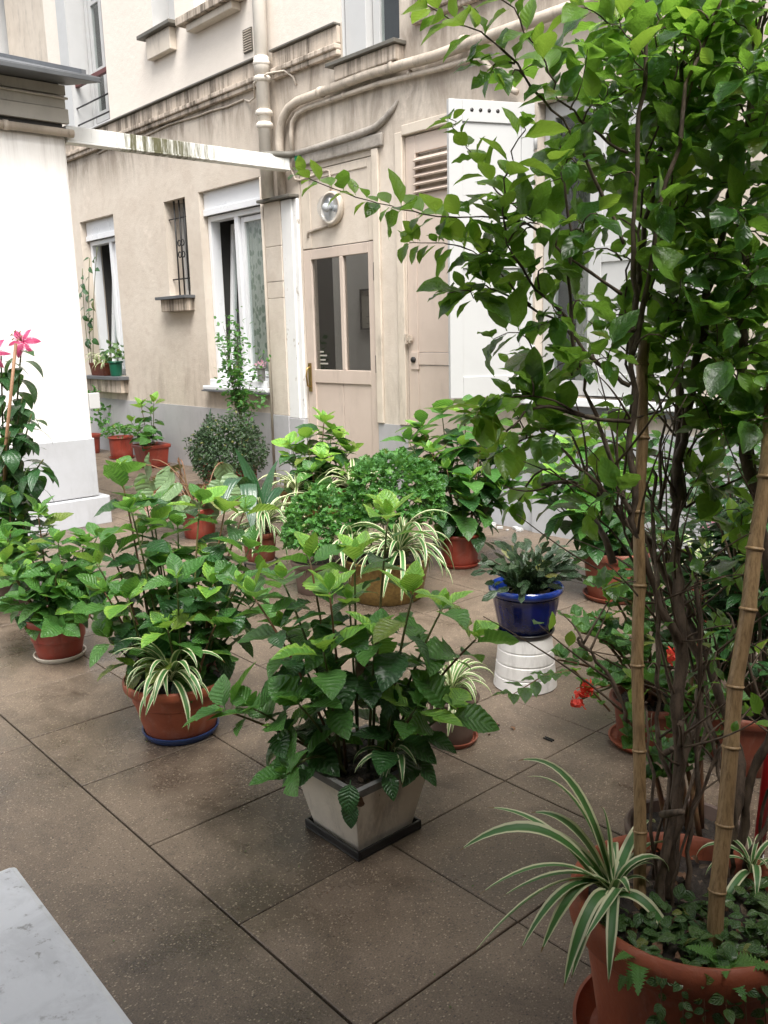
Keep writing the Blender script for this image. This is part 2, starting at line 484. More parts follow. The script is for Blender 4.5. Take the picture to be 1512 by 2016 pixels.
def tag(o, label, cat, group=None):
    o["label"] = label
    o["category"] = cat
    if group:
        o["group"] = group
    return o


class MB:
    """collects shapes given in world metres and links them as one mesh object"""
    def __init__(self):
        self.v, self.f, self.s = [], [], []

    def add(self, vs_, fs, smooth=False):
        b = len(self.v)
        self.v += [tuple(x) for x in vs_]
        self.f += [tuple(i + b for i in f) for f in fs]
        self.s += [smooth] * len(fs)
        return self

    def box(self, x0, x1, y0, y1, z0, z1, rz=0, piv=None, rx=0):
        vs_ = [Vector((x, y, z)) for x in (x0, x1) for y in (y0, y1) for z in (z0, z1)]
        if rz or rx:
            piv = Vector(piv if piv else ((x0 + x1) / 2, (y0 + y1) / 2, (z0 + z1) / 2))
            rm = Euler((rx, 0, rz)).to_matrix()
            vs_ = [rm @ (v - piv) + piv for v in vs_]
        return self.add(vs_, [(0, 1, 3, 2), (4, 6, 7, 5), (0, 4, 5, 1), (2, 3, 7, 6), (0, 2, 6, 4), (1, 5, 7, 3)])

    def quad(self, *p):
        return self.add(p, [tuple(range(len(p)))])

    def tube(self, pts, rad, n=6, cap=True):
        pts = [Vector(p) for p in pts]
        if not hasattr(rad, '__len__'):
            rad = [rad] * len(pts)
        vs_, fs = [], []
        ref = Vector((.31, .52, .8)).normalized()
        prev = None
        for i, p in enumerate(pts):
            d = (pts[min(i + 1, len(pts) - 1)] - pts[max(i - 1, 0)])
            d = d.normalized() if d.length > 1e-9 else Vector((0, 0, 1))
            a = (prev - d * prev.dot(d)) if prev is not None else ref.cross(d)
            if a.length < 1e-6:
                a = d.orthogonal()
            a.normalize()
            prev = a
            b = d.cross(a)
            for k in range(n):
                t = 2 * math.pi * k / n
                vs_.append(p + (a * math.cos(t) + b * math.sin(t)) * rad[i])
        for i in range(len(pts) - 1):
            for k in range(n):
                k2 = (k + 1) % n
                fs.append((i * n + k, i * n + k2, (i + 1) * n + k2, (i + 1) * n + k))
        if cap:
            fs.append(tuple(range(n - 1, -1, -1)))
            fs.append(tuple((len(pts) - 1) * n + k for k in range(n)))
        return self.add(vs_, fs, True)

    def lathe(self, prof, c, n=40, sq=None, wob=0.0, flute=0, fl_amp=0.0, oval=(1, 1)):
        """prof: (r, z) from the outside bottom up, over the rim and down the inside"""
        vs_, fs = [], []
        for r, z in prof:
            for k in range(n):
                t = 2 * math.pi * (k + .5) / n
                cx_, sy_ = math.cos(t), math.sin(t)
                rr = r
                if sq:
                    rr = r / max(abs(cx_), abs(sy_)) ** sq
                if flute:
                    rr *= 1 + fl_amp * (abs(math.sin(flute * t / 2)) - .6)
                if wob:
                    rr *= 1 + wob * math.sin(3 * t + 1)
                vs_.append((c[0] + rr * cx_ * oval[0], c[1] + rr * sy_ * oval[1], c[2] + z))
        m = len(prof)
        for i in range(m - 1):
            for k in range(n):
                k2 = (k + 1) % n
                fs.append((i * n + k, i * n + k2, (i + 1) * n + k2, (i + 1) * n + k))
        fs.append(tuple(range(n - 1, -1, -1)))
        fs.append(tuple((m - 1) * n + k for k in range(n)))
        return self.add(vs_, fs, True)

    def build(self, name, mat, parent=None, bevel=0, kind=None, flat=False):
        o0 = W0(parent)
        me = bpy.data.meshes.new(name)
        me.from_pydata([(x - o0.x, y - o0.y, z - o0.z) for x, y, z in self.v], [], self.f)
        me.polygons.foreach_set("use_smooth", [bool(s) and not flat for s in self.s])
        me.update()
        me.materials.append(mat)
        o = bpy.data.objects.new(name, me)
        C.objects.link(o)
        if parent is not None:
            o.parent = parent
            ORIGIN[o.name] = o0
        if bevel:
            b = o.modifiers.new("bevel", 'BEVEL')
            b.width = bevel
            b.segments = 2
            b.limit_method = 'ANGLE'
        if kind:
            o["kind"] = kind
        return o


def autosmooth(o, ang=35):
    me = o.data
    me.set_sharp_from_angle(angle=R_(ang))
    return o


def put(name, mesh, parent, M):
    """one more instance of a shared mesh, M in world space"""
    o = bpy.data.objects.new(name, mesh)
    C.objects.link(o)
    if parent is not None:
        o.parent = parent
        M = Matrix.Translation(-W0(parent)) @ M
    o.matrix_basis = M
    return o


def frame(pos, fwd, upv, s=1.0, sx=None):
    y = Vector(fwd).normalized()
    z = Vector(upv) - y * Vector(upv).dot(y)
    if z.length < 1e-5:
        z = y.orthogonal()
    z.normalize()
    x = y.cross(z)
    sx = s if sx is None else sx
    return Matrix(((x.x * sx, y.x * s, z.x * s, pos[0]), (x.y * sx, y.y * s, z.y * s, pos[1]), (x.z * sx, y.z * s, z.z * s, pos[2]), (0, 0, 0, 1)))


# ------------------------------------------------------------------ leaf shapes (length 1 along +Y, face +Z)
def mesh_from(name, vs_, fs, uvs, mat):
    me = bpy.data.meshes.new(name)
    me.from_pydata([tuple(v) for v in vs_], [], fs)
    ul = me.uv_layers.new(name="UVMap")
    for p in me.polygons:
        for li in p.loop_indices:
            ul.data[li].uv = uvs[me.loops[li].vertex_index]
    me.polygons.foreach_set("use_smooth", [True] * len(me.polygons))
    me.materials.append(mat)
    me.update()
    return me


def leaf_mesh(name, mat, prof, n=10, pet=.12, fold=.25, curl=.5, serr=0.0, wave=0.0, twist=0.0, cols=2, petw=.012, rng=None, bite=0):
    vs_, uvs, fs = [], [], []
    y = z = 0.0
    rows = n + 2
    fr = [j / cols for j in range(-cols, cols + 1)]
    prevt = 0
    rng = rng or random.Random(1)
    for i in range(rows):
        t = 0 if i == 0 else pet + (1 - pet) * (i - 1) / n
        dt = t - prevt
        prevt = t
        a = .18 - curl * t
        y += dt * math.cos(a)
        z += dt * math.sin(a)
        tt = max(0.0, (t - pet) / (1 - pet))
        w = petw if i <= 1 else max(prof(tt), .004)
        if serr and 1 < i < rows - 1:
            w *= 1 + (serr if i % 2 else -serr * .7)
        for f in fr:
            ww = w
            if bite and i in (bite, bite + 1) and f == fr[-1]:
                ww = w * .62
            x = f * ww
            zz = z + abs(x) * fold + wave * w * (abs(f) ** 2) * math.sin(tt * 15 + (2 if f > 0 else 0))
            xx = x * math.cos(twist * tt) - (zz - z) * math.sin(twist * tt) * (1 if f else 0)
            z2 = zz + x * math.sin(twist * tt)
            yoff = -abs(f) * w * .18 if i > 1 else 0
            if serr and abs(f) == 1 and i % 2 == 0:
                yoff += .006
            vs_.append((xx, y + yoff, z2))
            uvs.append((.5 + .5 * f, tt))
    m = len(fr)
    for i in range(rows - 1):
        for j in range(m - 1):
            a = i * m + j
            fs.append((a, a + 1, a + m + 1, a + m))
    return mesh_from(name, vs_, fs, uvs, mat)


def ovate(wmax, peak=.4, tip=1.0):
    def f(t):
        if t <= 0 or t >= 1:
            return 0.0
        if t < peak:
            return wmax * math.sin(math.pi / 2 * t / peak) ** .72
        q = (t - peak) / (1 - peak)
        return wmax * max(0.0, math.cos(math.pi / 2 * q)) ** (.85 * tip)
    return f


def elliptic(w):
    return lambda t: 0.0 if t <= 0 or t >= 1 else w * math.sin(math.pi * t ** .95) ** .85


def strip_mesh(name, mat, pts, width, fold=.35, sidev=None):
    """a strap leaf along pts; sidev the width direction"""
    pts = [Vector(p) for p in pts]
    vs_, uvs, fs = [], [], []
    n = len(pts)
    L = sum((pts[i + 1] - pts[i]).length for i in range(n - 1))
    acc = 0
    for i, p in enumerate(pts):
        if i:
            acc += (p - pts[i - 1]).length
        t = acc / L
        d = (pts[min(i + 1, n - 1)] - pts[max(0, i - 1)]).normalized()
        s = Vector(sidev) if sidev is not None else Vector((1, 0, 0))
        s = (s - d * s.dot(d)).normalized()
        nn = s.cross(d)
        if nn.z < 0 and abs(nn.z) > .2:
            pass
        w = width * (min(1, .55 + 1.6 * t) * min(1.0, (1 - t) * 2.6) ** .8 if t < 1 else 0.0) + .0004
        for f in (-1, -.5, 0, .5, 1):
            vs_.append(p + s * (w * f) + nn * (abs(f) * w * fold))
            uvs.append((.5 + .5 * f, t))
    for i in range(n - 1):
        for j in range(4):
            a = i * 5 + j
            fs.append((a, a + 1, a + 6, a + 5))
    return mesh_from(name, vs_, fs, uvs, mat)


def arc_pts(a0, bend, L=1.0, n=12, kink=1.2):
    y = z = 0.0
    P = [(0, 0, 0)]
    for i in range(n):
        t = (i + .5) / n
        a = a0 - bend * t ** kink
        y += L / n * math.cos(a)
        z += L / n * math.sin(a)
        P.append((0, y, z))
    return P


rg = random.Random(11)
HYD = {}
for key, mt, cu, wv in (("y", "hy", .25, .05), ("m", "hm", .45, .06), ("d", "hd", .65, .07)):
    HYD[key] = [leaf_mesh("hydrangea_leaf", LM[mt], ovate(.25 + .03 * (q % 4), .42 + .02 * (q % 4)), 18, .13, .30 + .05 * (q % 4 - 1), cu + (-.18, 0, .18, .36, .75, -.3)[q], .055, wv, .15 * (q - 1.5), cols=2, petw=.016, bite=(8, 0, 0, 8, 0, 5)[q]) for q in (0, 1, 2, 3, 4, 5)]
HYS = {k: [leaf_mesh("hydrangea_leaf_far", LM[mt], ovate(.27 + .03 * q, .44), 8, .13, .3, cu + .2 * q, .06, .05, .1 * q) for q in range(2)] for k, mt, cu in (("y", "hy", .3), ("m", "hm", .5), ("d", "hd", .7))}
SHR = [leaf_mesh("shrub_leaf", LM["sh"], elliptic(.235 + .025 * q), 9, .08, .22 + .1 * (q % 2), .25 + .22 * q, 0, .10 + .05 * (q % 3), .12 * (q - 2), petw=.014, bite=(5 if q == 4 else 0)) for q in range(5)]
SHY = [leaf_mesh("young_shrub_leaf", LM["shy"], elliptic(.24 + .03 * q), 7, .08, .35, .25 + .2 * q, 0, .08, .12 * q, petw=.012) for q in range(3)]
LIL = [leaf_mesh("lily_leaf", LM["li"], ovate(.15 + .025 * q, .40, 1.1), 9, .05, .2, .9 + .5 * q, 0, .03, .2 * (q - 1)) for q in range(3)]
CRE = [leaf_mesh("creeper_leaf", LM["iv"], ovate(.30, .42), 5, .1, .2, .5 + .3 * q, 0, .05) for q in range(2)]
OLE = [leaf_mesh("narrow_leaf", LM["ol"], ovate(.12 + .02 * q, .45), 6, .06, .25, .5 + .35 * q, 0, .02, .1 * q) for q in range(3)]
SPI = [strip_mesh("spider_leaf", LM["sp"], arc_pts(R_(a), R_(b), 1, 12, kk), .036, .4) for a, b, kk in ((80, 120, 1.5), (70, 140, 1.3), (60, 150, 1.2), (45, 130, 1.1), (75, 165, 1.6), (30, 110, 1.0))]
SPY = [strip_mesh("spider_leaf_pale", LM["spy"], arc_pts(R_(a), R_(b), 1, 12, kk), .034, .4) for a, b, kk in ((80, 120, 1.5), (70, 140, 1.3), (60, 150, 1.2), (45, 130, 1.1), (75, 165, 1.6), (30, 110, 1.0))]


def lobed_mesh(name, mat, lobes=5, depth=.35, n=22, cup=.15, stalk=.35, notch=True):
    """round lobed blade (chrysanthemum, geranium, begonia) as a fan with two rings"""
    vs_, uvs, fs = [(0, 0, 0), (.012, 0, 0)], [(.5, 0), (.5, 0)], []
    cy_ = stalk
    cen = 2
    vs_.append((0, cy_, stalk * .12))
    uvs.append((.5, .3))
    for ring, rr in ((0, .55), (1, 1.0)):
        for k in range(n):
            t = -math.pi / 2 + 2 * math.pi * (k + .5) / n
            r = (1 - stalk) * .62 * (1 - depth * abs(math.cos(lobes * (t + math.pi / 2) / 2)) * (1 if ring else .3))
            if notch:
                r *= .55 + .45 * min(1, abs(math.atan2(math.sin(t + math.pi / 2), math.cos(t + math.pi / 2))) * 1.4)
            x, y_ = r * rr * math.cos(t), r * rr * math.sin(t)
            vs_.append((x, cy_ + (1 - stalk) * .30 + y_, stalk * .12 + cup * (rr ** 2) * .4 * (1 + .6 * math.sin(3 * t)) - .1 * max(0, y_)))
            uvs.append((.5 + .5 * x / .4, .5 + y_))
    vs_[2] = (0, cy_ + (1 - stalk) * .18, stalk * .12)
    fs.append((0, 1, 2))
    for k in range(n):
        k2 = (k + 1) % n
        fs.append((2, 3 + k, 3 + k2))
        fs.append((3 + k, 3 + n + k, 3 + n + k2, 3 + k2))
    return mesh_from(name, vs_, fs, uvs, mat)


MUM = [lobed_mesh("chrysanthemum_leaf", LM["mu"], 5, .38, 15, .2 + .25 * q, .25) for q in range(2)]
GER = [lobed_mesh("geranium_leaf", LM["ge"], 7, .12, 21, .3 + .3 * q, .30) for q in range(2)]
BEG = [lobed_mesh("begonia_leaf", LM["be"], 9, .08, 26, .15, .12) for q in range(1)]
CAC = [leaf_mesh("cactus_segment", LM["ca"], lambda t: .2 * (1 - abs(2 * t - 1) ** 3) + .02, 5, .02, .1, .4 + .3 * q, .12, 0, .2) for q in range(2)]
AGA = [leaf_mesh("agave_leaf", LM["ag"], ovate(.07, .35), 7, .02, .5, .2)]
PET = [leaf_mesh("lily_petal", LM["pk"], ovate(.16 + .04 * q, .42), 8, .02, .25, 1.9, 0, .12, 0, petw=.05) for q in range(2)]
GPE = [leaf_mesh("geranium_petal", LM["rd"], ovate(.42, .66), 5, .04, .2, .3, 0, .06, 0, petw=.05)]
PPE = [leaf_mesh("pale_petal", LM["pp"], ovate(.42, .66), 4, .04, .2, .3, 0, .06, 0, petw=.05)]


FERN = leaf_mesh("fern_frond", LM["fe"], lambda t: .02 + .25 * max(0, 1 - t) ** .9 * min(1, t * 9 + .3), 26, .10, .12, .95, .42, .10, cols=1)

# ================================================================== THE SETTING
FY = 4.444                                    # plane of the facade


def fbox(mb, x0, x1, o0, o1, z0, z1):
    """box on the facade: o0..o1 metres in front of the wall plane (negative = behind)"""
    return mb.box(x0, x1, FY - o1, FY - o0, z0, z1)


# ---- paved courtyard: each slab its own piece
ground = MB().box(-22, 6, -6, 9, -.25, -.011).build("courtyard_floor", MT["joint"], kind="structure")
PX, PY, GAP = .4275, .4595, .0042


def slab_mesh(name, w, d):
    b, ch = .012, .0018
    vs_, fs = [], []
    for z, i in ((-b, 0), (-ch, 0), (0, ch)):
        vs_ += [(-w / 2 + i, -d / 2 + i, z), (w / 2 - i, -d / 2 + i, z), (w / 2 - i, d / 2 - i, z), (-w / 2 + i, d / 2 - i, z)]
    for r in (0, 4):
        for k in range(4):
            k2 = (k + 1) % 4
            fs.append((r + k, r + k2, r + 4 + k2, r + 4 + k))
    fs.append((8, 9, 10, 11))
    me = bpy.data.meshes.new(name)
    me.from_pydata(vs_, [], fs)
    me.materials.append(MT["floor"])
    return me


SLAB = slab_mesh("paving_slab", PX - GAP, PY - GAP)
END = FY - .898 - PY * 7 - .004
SLAB_END = slab_mesh("paving_slab_end", PX - GAP, END - GAP)
rs = random.Random(5)
for j in range(8):
    for i in range(-25, 6):
        x = -1.1075 + PX * (i - .5) + PX
        y = .898 + PY * (j + .5)
        sm = SLAB
        if j == 7:
            sm, y = SLAB_END, .898 + PY * 7 + END / 2
        M = Matrix.Translation((x, y, rs.uniform(-.0012, .0012))) @ Euler((rs.gauss(0, .0012), rs.gauss(0, .0012), rs.gauss(0, .0008))).to_matrix().to_4x4()
        put("paving_slab", sm, ground, M)
prevx = -9.0
for x in (-6.1, -4.45, -2.775, -.2, 2.2):
    w = x - prevx
    put("paving_slab", slab_mesh("long_slab", w - GAP, 1.90 - GAP), ground, Matrix.Translation(((x + prevx) / 2, .896 - .95, rs.uniform(-.001, .001))))
    prevx = x

# ---- unseen rear and side walls with overhang, added to shade the foreground
rw_ = MB().box(-1.9, 4.0, -1.0, -.62, -.02, 4.6)
rw_.box(-.75, 4.0, -.62, 1.0, 2.55, 2.72).box(.95, 1.2, -.62, 4.40, -.02, 3.2)
rw_.build("unseen_shade_wall", MT["shade_wall"], kind="structure")

# ---- main house
house = thing("apartment_house", "cream stucco house front with string course, windows and two beige doors", "building", (-6, FY, 0))
X0, X1, ZT = -19.0, 3.0, 6.6
HOLES = [  # x0, x1, z0, z1, depth
    (-10.15, -9.28, .885, 2.62, .14), (-8.155, -7.735, 1.70, 2.605, .24), (-7.485, -6.47, .845, 2.612, .115),
    (-5.925, -5.025, -.02, 2.56, .05), (-4.70, -3.88, -.02, 2.63, .05), (-3.53, -2.41, .885, 2.62, .10),
    (-10.02, -9.16, 3.53, 6.1, .22), (-8.12, -7.70, 4.11, 5.4, .2), (-7.36, -6.62, 4.06, 5.7, .16), (-5.33, -4.72, 3.235, 4.75, .14),
    (-12.4, -10.62, 3.53, 6.1, .25),
]
xs = sorted({X0, X1, *[h[0] for h in HOLES], *[h[1] for h in HOLES]})
zs = sorted({-.02, ZT, *[h[2] for h in HOLES], *[h[3] for h in HOLES]})
wall = MB()
for a, b in zip(xs, xs[1:]):
    for c, d in zip(zs, zs[1:]):
        if any(h[0] - 1e-6 <= a and b <= h[1] + 1e-6 and h[2] - 1e-6 <= c and d <= h[3] + 1e-6 for h in HOLES):
            continue
        wall.quad((a, FY, c), (b, FY, c), (b, FY, d), (a, FY, d))
for x0, x1, z0, z1, dp in HOLES:
    y1 = FY + dp + .10
    wall.quad((x0, FY, z0), (x0, FY, z1), (x0, y1, z1), (x0, y1, z0))
    wall.quad((x1, FY, z1), (x1, FY, z0), (x1, y1, z0), (x1, y1, z1))
    wall.quad((x0, FY, z1), (x1, FY, z1), (x1, y1, z1), (x0, y1, z1))
    wall.quad((x0, FY, z0), (x0, y1, z0), (x1, y1, z0), (x1, FY, z0))
wall.quad((X0, FY, ZT), (X1, FY, ZT), (X1, FY + .1, ZT), (X0, FY + .1, ZT))
wall.build("wall", MT["stucco"], house)
# dark rooms behind the openings
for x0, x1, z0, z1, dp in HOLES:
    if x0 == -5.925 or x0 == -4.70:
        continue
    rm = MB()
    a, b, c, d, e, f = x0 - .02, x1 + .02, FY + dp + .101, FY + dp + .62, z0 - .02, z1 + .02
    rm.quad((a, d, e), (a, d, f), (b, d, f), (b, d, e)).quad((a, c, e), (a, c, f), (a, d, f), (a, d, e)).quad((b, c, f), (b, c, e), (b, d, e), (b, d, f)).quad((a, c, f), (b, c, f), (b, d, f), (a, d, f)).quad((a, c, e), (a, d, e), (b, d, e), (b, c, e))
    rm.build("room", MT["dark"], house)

# grey plinth, butted between the openings
pl = MB()
for a, b in ((X0, -6.36), (-6.10 + .165, -5.925 - .004), (-5.025, -4.70)):
    if b - a > .02:
        fbox(pl, a, b, .001, .008, -.01, .617)
pl.build("plinth", MT["grey_paint"], house)
p2 = MB()
fbox(p2, -3.88, -3.515, .001, .010, -.01, .612)
fbox(p2, -3.513, X1, .001, .030, -.01, .70)
p2.build("plinth", MT["pale_plinth"], house)

# string course
sc_ = MB()
for a, b in ((X0, -6.31), (-6.17, -5.345), (-4.56, X1)):
    fbox(sc_, a, b, .001, .036, 3.375, 3.495)
    fbox(sc_, a, b, .001, .062, 3.335, 3.374)
    fbox(sc_, a, b, .001, .044, 3.296, 3.334)
sc_.build("string_course", MT["stone"], house, bevel=.008)
cp = MB()
for a, b in ((X0, -6.31), (-6.17, -5.345), (-4.56, X1)):
    fbox(cp, a, b, .001, .064, 3.496, 3.512)
cp.build("lead_capping", MT["lead"], house, bevel=.003)

# pilaster with sloping cap, white board beside the door
pm = MB()
fbox(pm, -6.358, -6.131, .001, .055, .618, 1.60)
fbox(pm, -6.358, -6.131, .001, .054, 1.604, 1.735)
fbox(pm, -6.358, -6.131, .001, .055, 1.739, 2.02)
fbox(pm, -6.358, -6.131, .001, .054, 2.024, 2.375)
pm.build("pilaster", MT["stucco"], house, bevel=.003)
pg = MB()
fbox(pg, -6.359, -6.130, .001, .060, -.01, .616)
fbox(pg, -6.128, -5.931, .001, .050, -.01, .60)
pg.build("pilaster_foot", MT["grey_paint"], house, bevel=.003)
MB().box(-6.40, -5.93, FY - .10, FY - .002, 2.378, 2.402).build("pilaster_cap", MT["lead"], house, bevel=.004)
pb = MB()
fbox(pb, -6.129, -5.985, .001, .046, .602, 2.372)
fbox(pb, -5.983, -5.930, .001, .030, .602, 2.372)
pb.build("door_board", MT["flake"], house, bevel=.006)
# mortar drip ledge over the door
lg = MB()
fbox(lg, -5.925, -4.90, .001, .030, 2.60, 2.69)
lg.build("lintel_band", MT["mortar"], house, bevel=.01)
dl = MB().tube([(-5.93, FY - .028, 2.70), (-5.7, FY - .028, 2.703), (-5.4, FY - .03, 2.708), (-5.15, FY - .026, 2.714), (-4.98, FY - .022, 2.728), (-4.87, FY - .016, 2.77), (-4.78, FY - .01, 2.83), (-4.745, FY - .006, 2.87)],
               [.026, .024, .028, .03, .026, .024, .018, .008], 10)
dl.build("drip_ledge", MT["mortar"], house)

# jambs and mouldings round the two doors
jm = MB()
fbox(jm, -5.025, -4.955, .0, .022, .62, 2.595)
fbox(jm, -4.775, -4.702, .0, .020, .62, 2.66)
fbox(jm, -4.702, -3.86, .0, .020, 2.631, 2.70)
jm.build("door_surround", MT["cream"], house, bevel=.006)

# ---- glazed door with transom panel
dd = .05
door = MB()
for a, b, c, d in ((-5.915, -5.815, .02, 1.962), (-5.115, -5.035, .02, 1.962), (-5.815, -5.115, 1.885, 1.962), (-5.815, -5.115, .905, 1.012), (-5.815, -5.115, .02, .10), (-5.456, -5.414, 1.012, 1.885)):
    fbox(door, a, b, -.045, -.004, c, d)
fbox(door, -5.815, -5.47, -.040, -.016, .10, .905)
fbox(door, -5.464, -5.115, -.040, -.016, .10, .905)
dob = door.build("glazed_door", MT["door_paint"], house, bevel=.004)
gp = MB()
fbox(gp, -5.815, -5.456, -.026, -.022, 1.012, 1.885)
gp.build("pane", MT["door_glass"], dob)
gp = MB()
fbox(gp, -5.414, -5.115, -.026, -.022, 1.012, 1.885)
gp.build("pane", MT["door_glass"], dob)
hn = MB().tube([(-5.872, FY + .002, 1.035), (-5.872, FY - .035, 1.02), (-5.872, FY - .045, .96), (-5.872, FY - .035, .88), (-5.872, FY + .002, .862)], .0075, 8)
fbox(hn, -5.892, -5.852, .003, .009, .83, 1.065)
hn.build("handle", MT["brass"], dob)
for z in (1.68, 1.0):
    MB().tube([(-5.03, FY - .006, z), (-5.03, FY - .006, z + .13)], .011, 8).build("hinge", MT["iron"], dob)
st = MB()
for k, (w, z) in enumerate(((.05, 1.15), (.09, 1.12), (.07, 1.085), (.10, 1.055))):
    fbox(st, -5.76, -5.76 + w, -.0215, -.0205, z, z + .012)
st.build("window_lettering", MT["paper"], dob)
tp = MB()
fbox(tp, -5.915, -5.035, -.050, -.012, 1.972, 2.555)
tpo = tp.build("transom_panel", MT["stucco"], house)
tf = MB()
fbox(tf, -5.915, -5.80, -.012, -.004, 1.972, 2.555)
fbox(tf, -5.10, -5.035, -.012, -.004, 1.972, 2.555)
fbox(tf, -5.80, -5.10, -.012, -.004, 2.49, 2.555)
tf.build("transom_frame", MT["cream"], house, bevel=.004)
# hall behind the glazed door
hl = MB()
hx0, hx1, hy0, hy1 = -7.6, -4.7, FY + .115, FY + 1.6
hl.quad((hx0, hy1, 0), (hx1, hy1, 0), (hx1, hy1, 2.7), (hx0, hy1, 2.7)).quad((hx0, hy0, 0), (hx0, hy1, 0), (hx0, hy1, 2.7), (hx0, hy0, 2.7)).quad((hx1, hy0, 0), (hx1, hy0, 2.7), (hx1, hy1, 2.7), (hx1, hy1, 0)).quad((hx0, hy0, 0), (hx1, hy0, 0), (hx1, hy1, 0), (hx0, hy1, 0))
hl.build("hall", MT["room"], house)
nt_ = thing("framed_notice", "framed plan hanging in the dim hall, seen through the glazed door", "picture", (-6.75, hy1, 1.6))
fm = MB()
fy_ = hy1 - .002
for a, b, c, d in ((-7.07, -6.45, 1.33, 1.345), (-7.07, -6.45, 1.725, 1.74), (-7.07, -7.055, 1.345, 1.725), (-6.465, -6.45, 1.345, 1.725)):
    fm.box(a, b, fy_ - .02, fy_, c, d)
fm.build("picture_frame", MT["iron"], nt_)
MB().box(-7.055, -6.465, fy_ - .008, fy_ - .001, 1.345, 1.725).build("sheet", MT["paper"], nt_)
ln = MB()
for k in range(9):
    x = -7.0 + rs.random() * .4
    z = 1.39 + k * .035
    ln.box(x, x + .05 + rs.random() * .12, fy_ - .0095, fy_ - .0085, z, z + .004)
ln.build("drawn_line", MT["dark"], nt_, kind="stuff")

# ---- plain second door with louvred vent
d2 = MB()
fbox(d2, -4.695, -4.60, -.05, -.012, .0, 2.622)
fbox(d2, -4.60, -3.885, -.05, -.018, .0, 1.06)
fbox(d2, -4.60, -3.885, -.05, -.010, 1.064, 1.150)
fbox(d2, -4.60, -3.885, -.05, -.018, 1.154, 2.235)
fbox(d2, -4.60, -3.885, -.05, -.014, 2.505, 2.622)
d2o = d2.build("plain_door", MT["door_paint"], house, bevel=.003)
for k in range(5):
    z = 2.247 + k * .052
    sl = MB().box(-4.598, -3.885, FY - .012, FY + .038, z, z + .012, rx=R_(32), piv=(-4.2, FY + .012, z))
    sl.build("louvre_slat", MT["door_paint"], d2o)
fbox(MB(), -4.60, -3.885, -.056, -.052, 2.236, 2.504).build("louvre_back", MT["pipe"], d2o)
lk = MB()
fbox(lk, -4.668, -4.59, -.018, -.002, 1.03, 1.155)
lk.build("lock_plate", MT["door_paint"], d2o, bevel=.003)
MB().tube([(-4.632, FY + .004, 1.10), (-4.632, FY - .012, 1.10)], .021, 16).build("lock_cylinder", MT["iron"], d2o)
bt = MB()
fbox(bt, -4.71, -4.635, .0, .022, 1.235, 1.262)
fbox(bt, -4.69, -4.675, .0, .035, 1.21, 1.285)
fbox(bt, -4.655, -4.645, .0, .030, 1.22, 1.275)
bt.build("bolt", MT["pipe"], d2o, bevel=.003)

# ---- ground-floor windows with roller boxes


def casement(parent, x0, x1, z0, z1, yy, fw_=.045, mat="pvc", lean=0.0, zm=None):
    fr = MB()
    fr.box(x0, x0 + fw_, yy - .02, yy + .03, z0, z1).box(x1 - fw_, x1, yy - .02, yy + .03, z0, z1)
    fr.box(x0 + fw_, x1 - fw_, yy - .02, yy + .03, z0, z0 + fw_).box(x0 + fw_, x1 - fw_, yy - .02, yy + .03, z1 - fw_, z1)
    if zm:
        fr.box(x0 + fw_, x1 - fw_, yy - .012, yy + .02, zm - .018, zm + .018)
    pn = MB().box(x0 + fw_, x1 - fw_, yy + .002, yy + .008, z0 + fw_, z1 - fw_)
    if lean:
        for mb in (fr, pn):
            mb.v = [(v[0], v[1] + lean * (v[2] - z0), v[2]) for v in mb.v]
    s = fr.build("sash", MT[mat], parent, bevel=.004)
    pn.build("pane", MT["glass"], s)
    return s


def pleats(x0, x1, z0, z1, y, mat, parent, n=9, amp=.018, name="curtain"):
    mb = MB()
    m = n * 6
    vs_, fs = [], []
    for i in range(m + 1):
        x = x0 + (x1 - x0) * i / m
        dy = amp * math.sin(2 * math.pi * i / 6) + amp * .4 * math.sin(i * .7)
        vs_ += [(x, y + dy, z0), (x, y + dy * .6, z1)]
    for i in range(m):
        fs.append((2 * i, 2 * i + 2, 2 * i + 3, 2 * i + 1))
    mb.add(vs_, fs, True)
    return mb.build(name, MT[mat], parent)


def roller_window(name_label, x0, x1, z0, z1, dp, curtain, zb, split):
    t = MB()
    y = FY + dp
    t.box(x0, x1, y - .06, y + .08, zb, z1 - .002)
    t.box(x0, x1, y - .075, y - .061, zb - .012, zb + .045)
    w = t.build("window", MT["pvc"], house, bevel=.004)
    fr = MB()
    f = .05
    fr.box(x0, x0 + f, y - .03, y + .07, z0, zb - .014).box(x1 - f, x1, y - .03, y + .07, z0, zb - .014)
    fr.box(x0 + f, x1 - f, y - .03, y + .07, z0, z0 + .07)
    fr.box(x0 + f, x1 - f, y - .03, y + .07, zb - .06, zb - .014)
    fr.box(split - .03, split + .03, y - .03, y + .07, z0 + .07, zb - .06)
    fr.build("frame", MT["pvc"], w, bevel=.004)
    return w, y


w1, y1_ = roller_window("left", -10.145, -9.285, .89, 2.62, .13, "plain_curtain", 2.42, -9.62)
casement(house, -10.09, -9.66, .965, 2.345, y1_ + .095, lean=.10)
casement(house, -9.585, -9.34, .965, 2.345, y1_ + .02)
pleats(-10.1, -9.62, .92, 2.4, y1_ + .30, "plain_curtain", house, 8)
pleats(-9.6, -9.3, .92, 2.4, y1_ + .07, "plain_curtain", house, 5)
w2, y2_ = roller_window("right", -7.48, -6.475, .85, 2.612, .11, "curtain", 2.41, -7.0)
casement(house, -7.42, -7.035, .93, 2.34, y2_ + .095, lean=.075)
casement(house, -6.965, -6.53, .93, 2.34, y2_ + .02)
pleats(-7.36, -6.98, .9, 2.4, y2_ + .26, "curtain", house, 8)
pleats(-6.97, -6.5, .9, 2.4, y2_ + .06, "curtain", house, 9, .012)
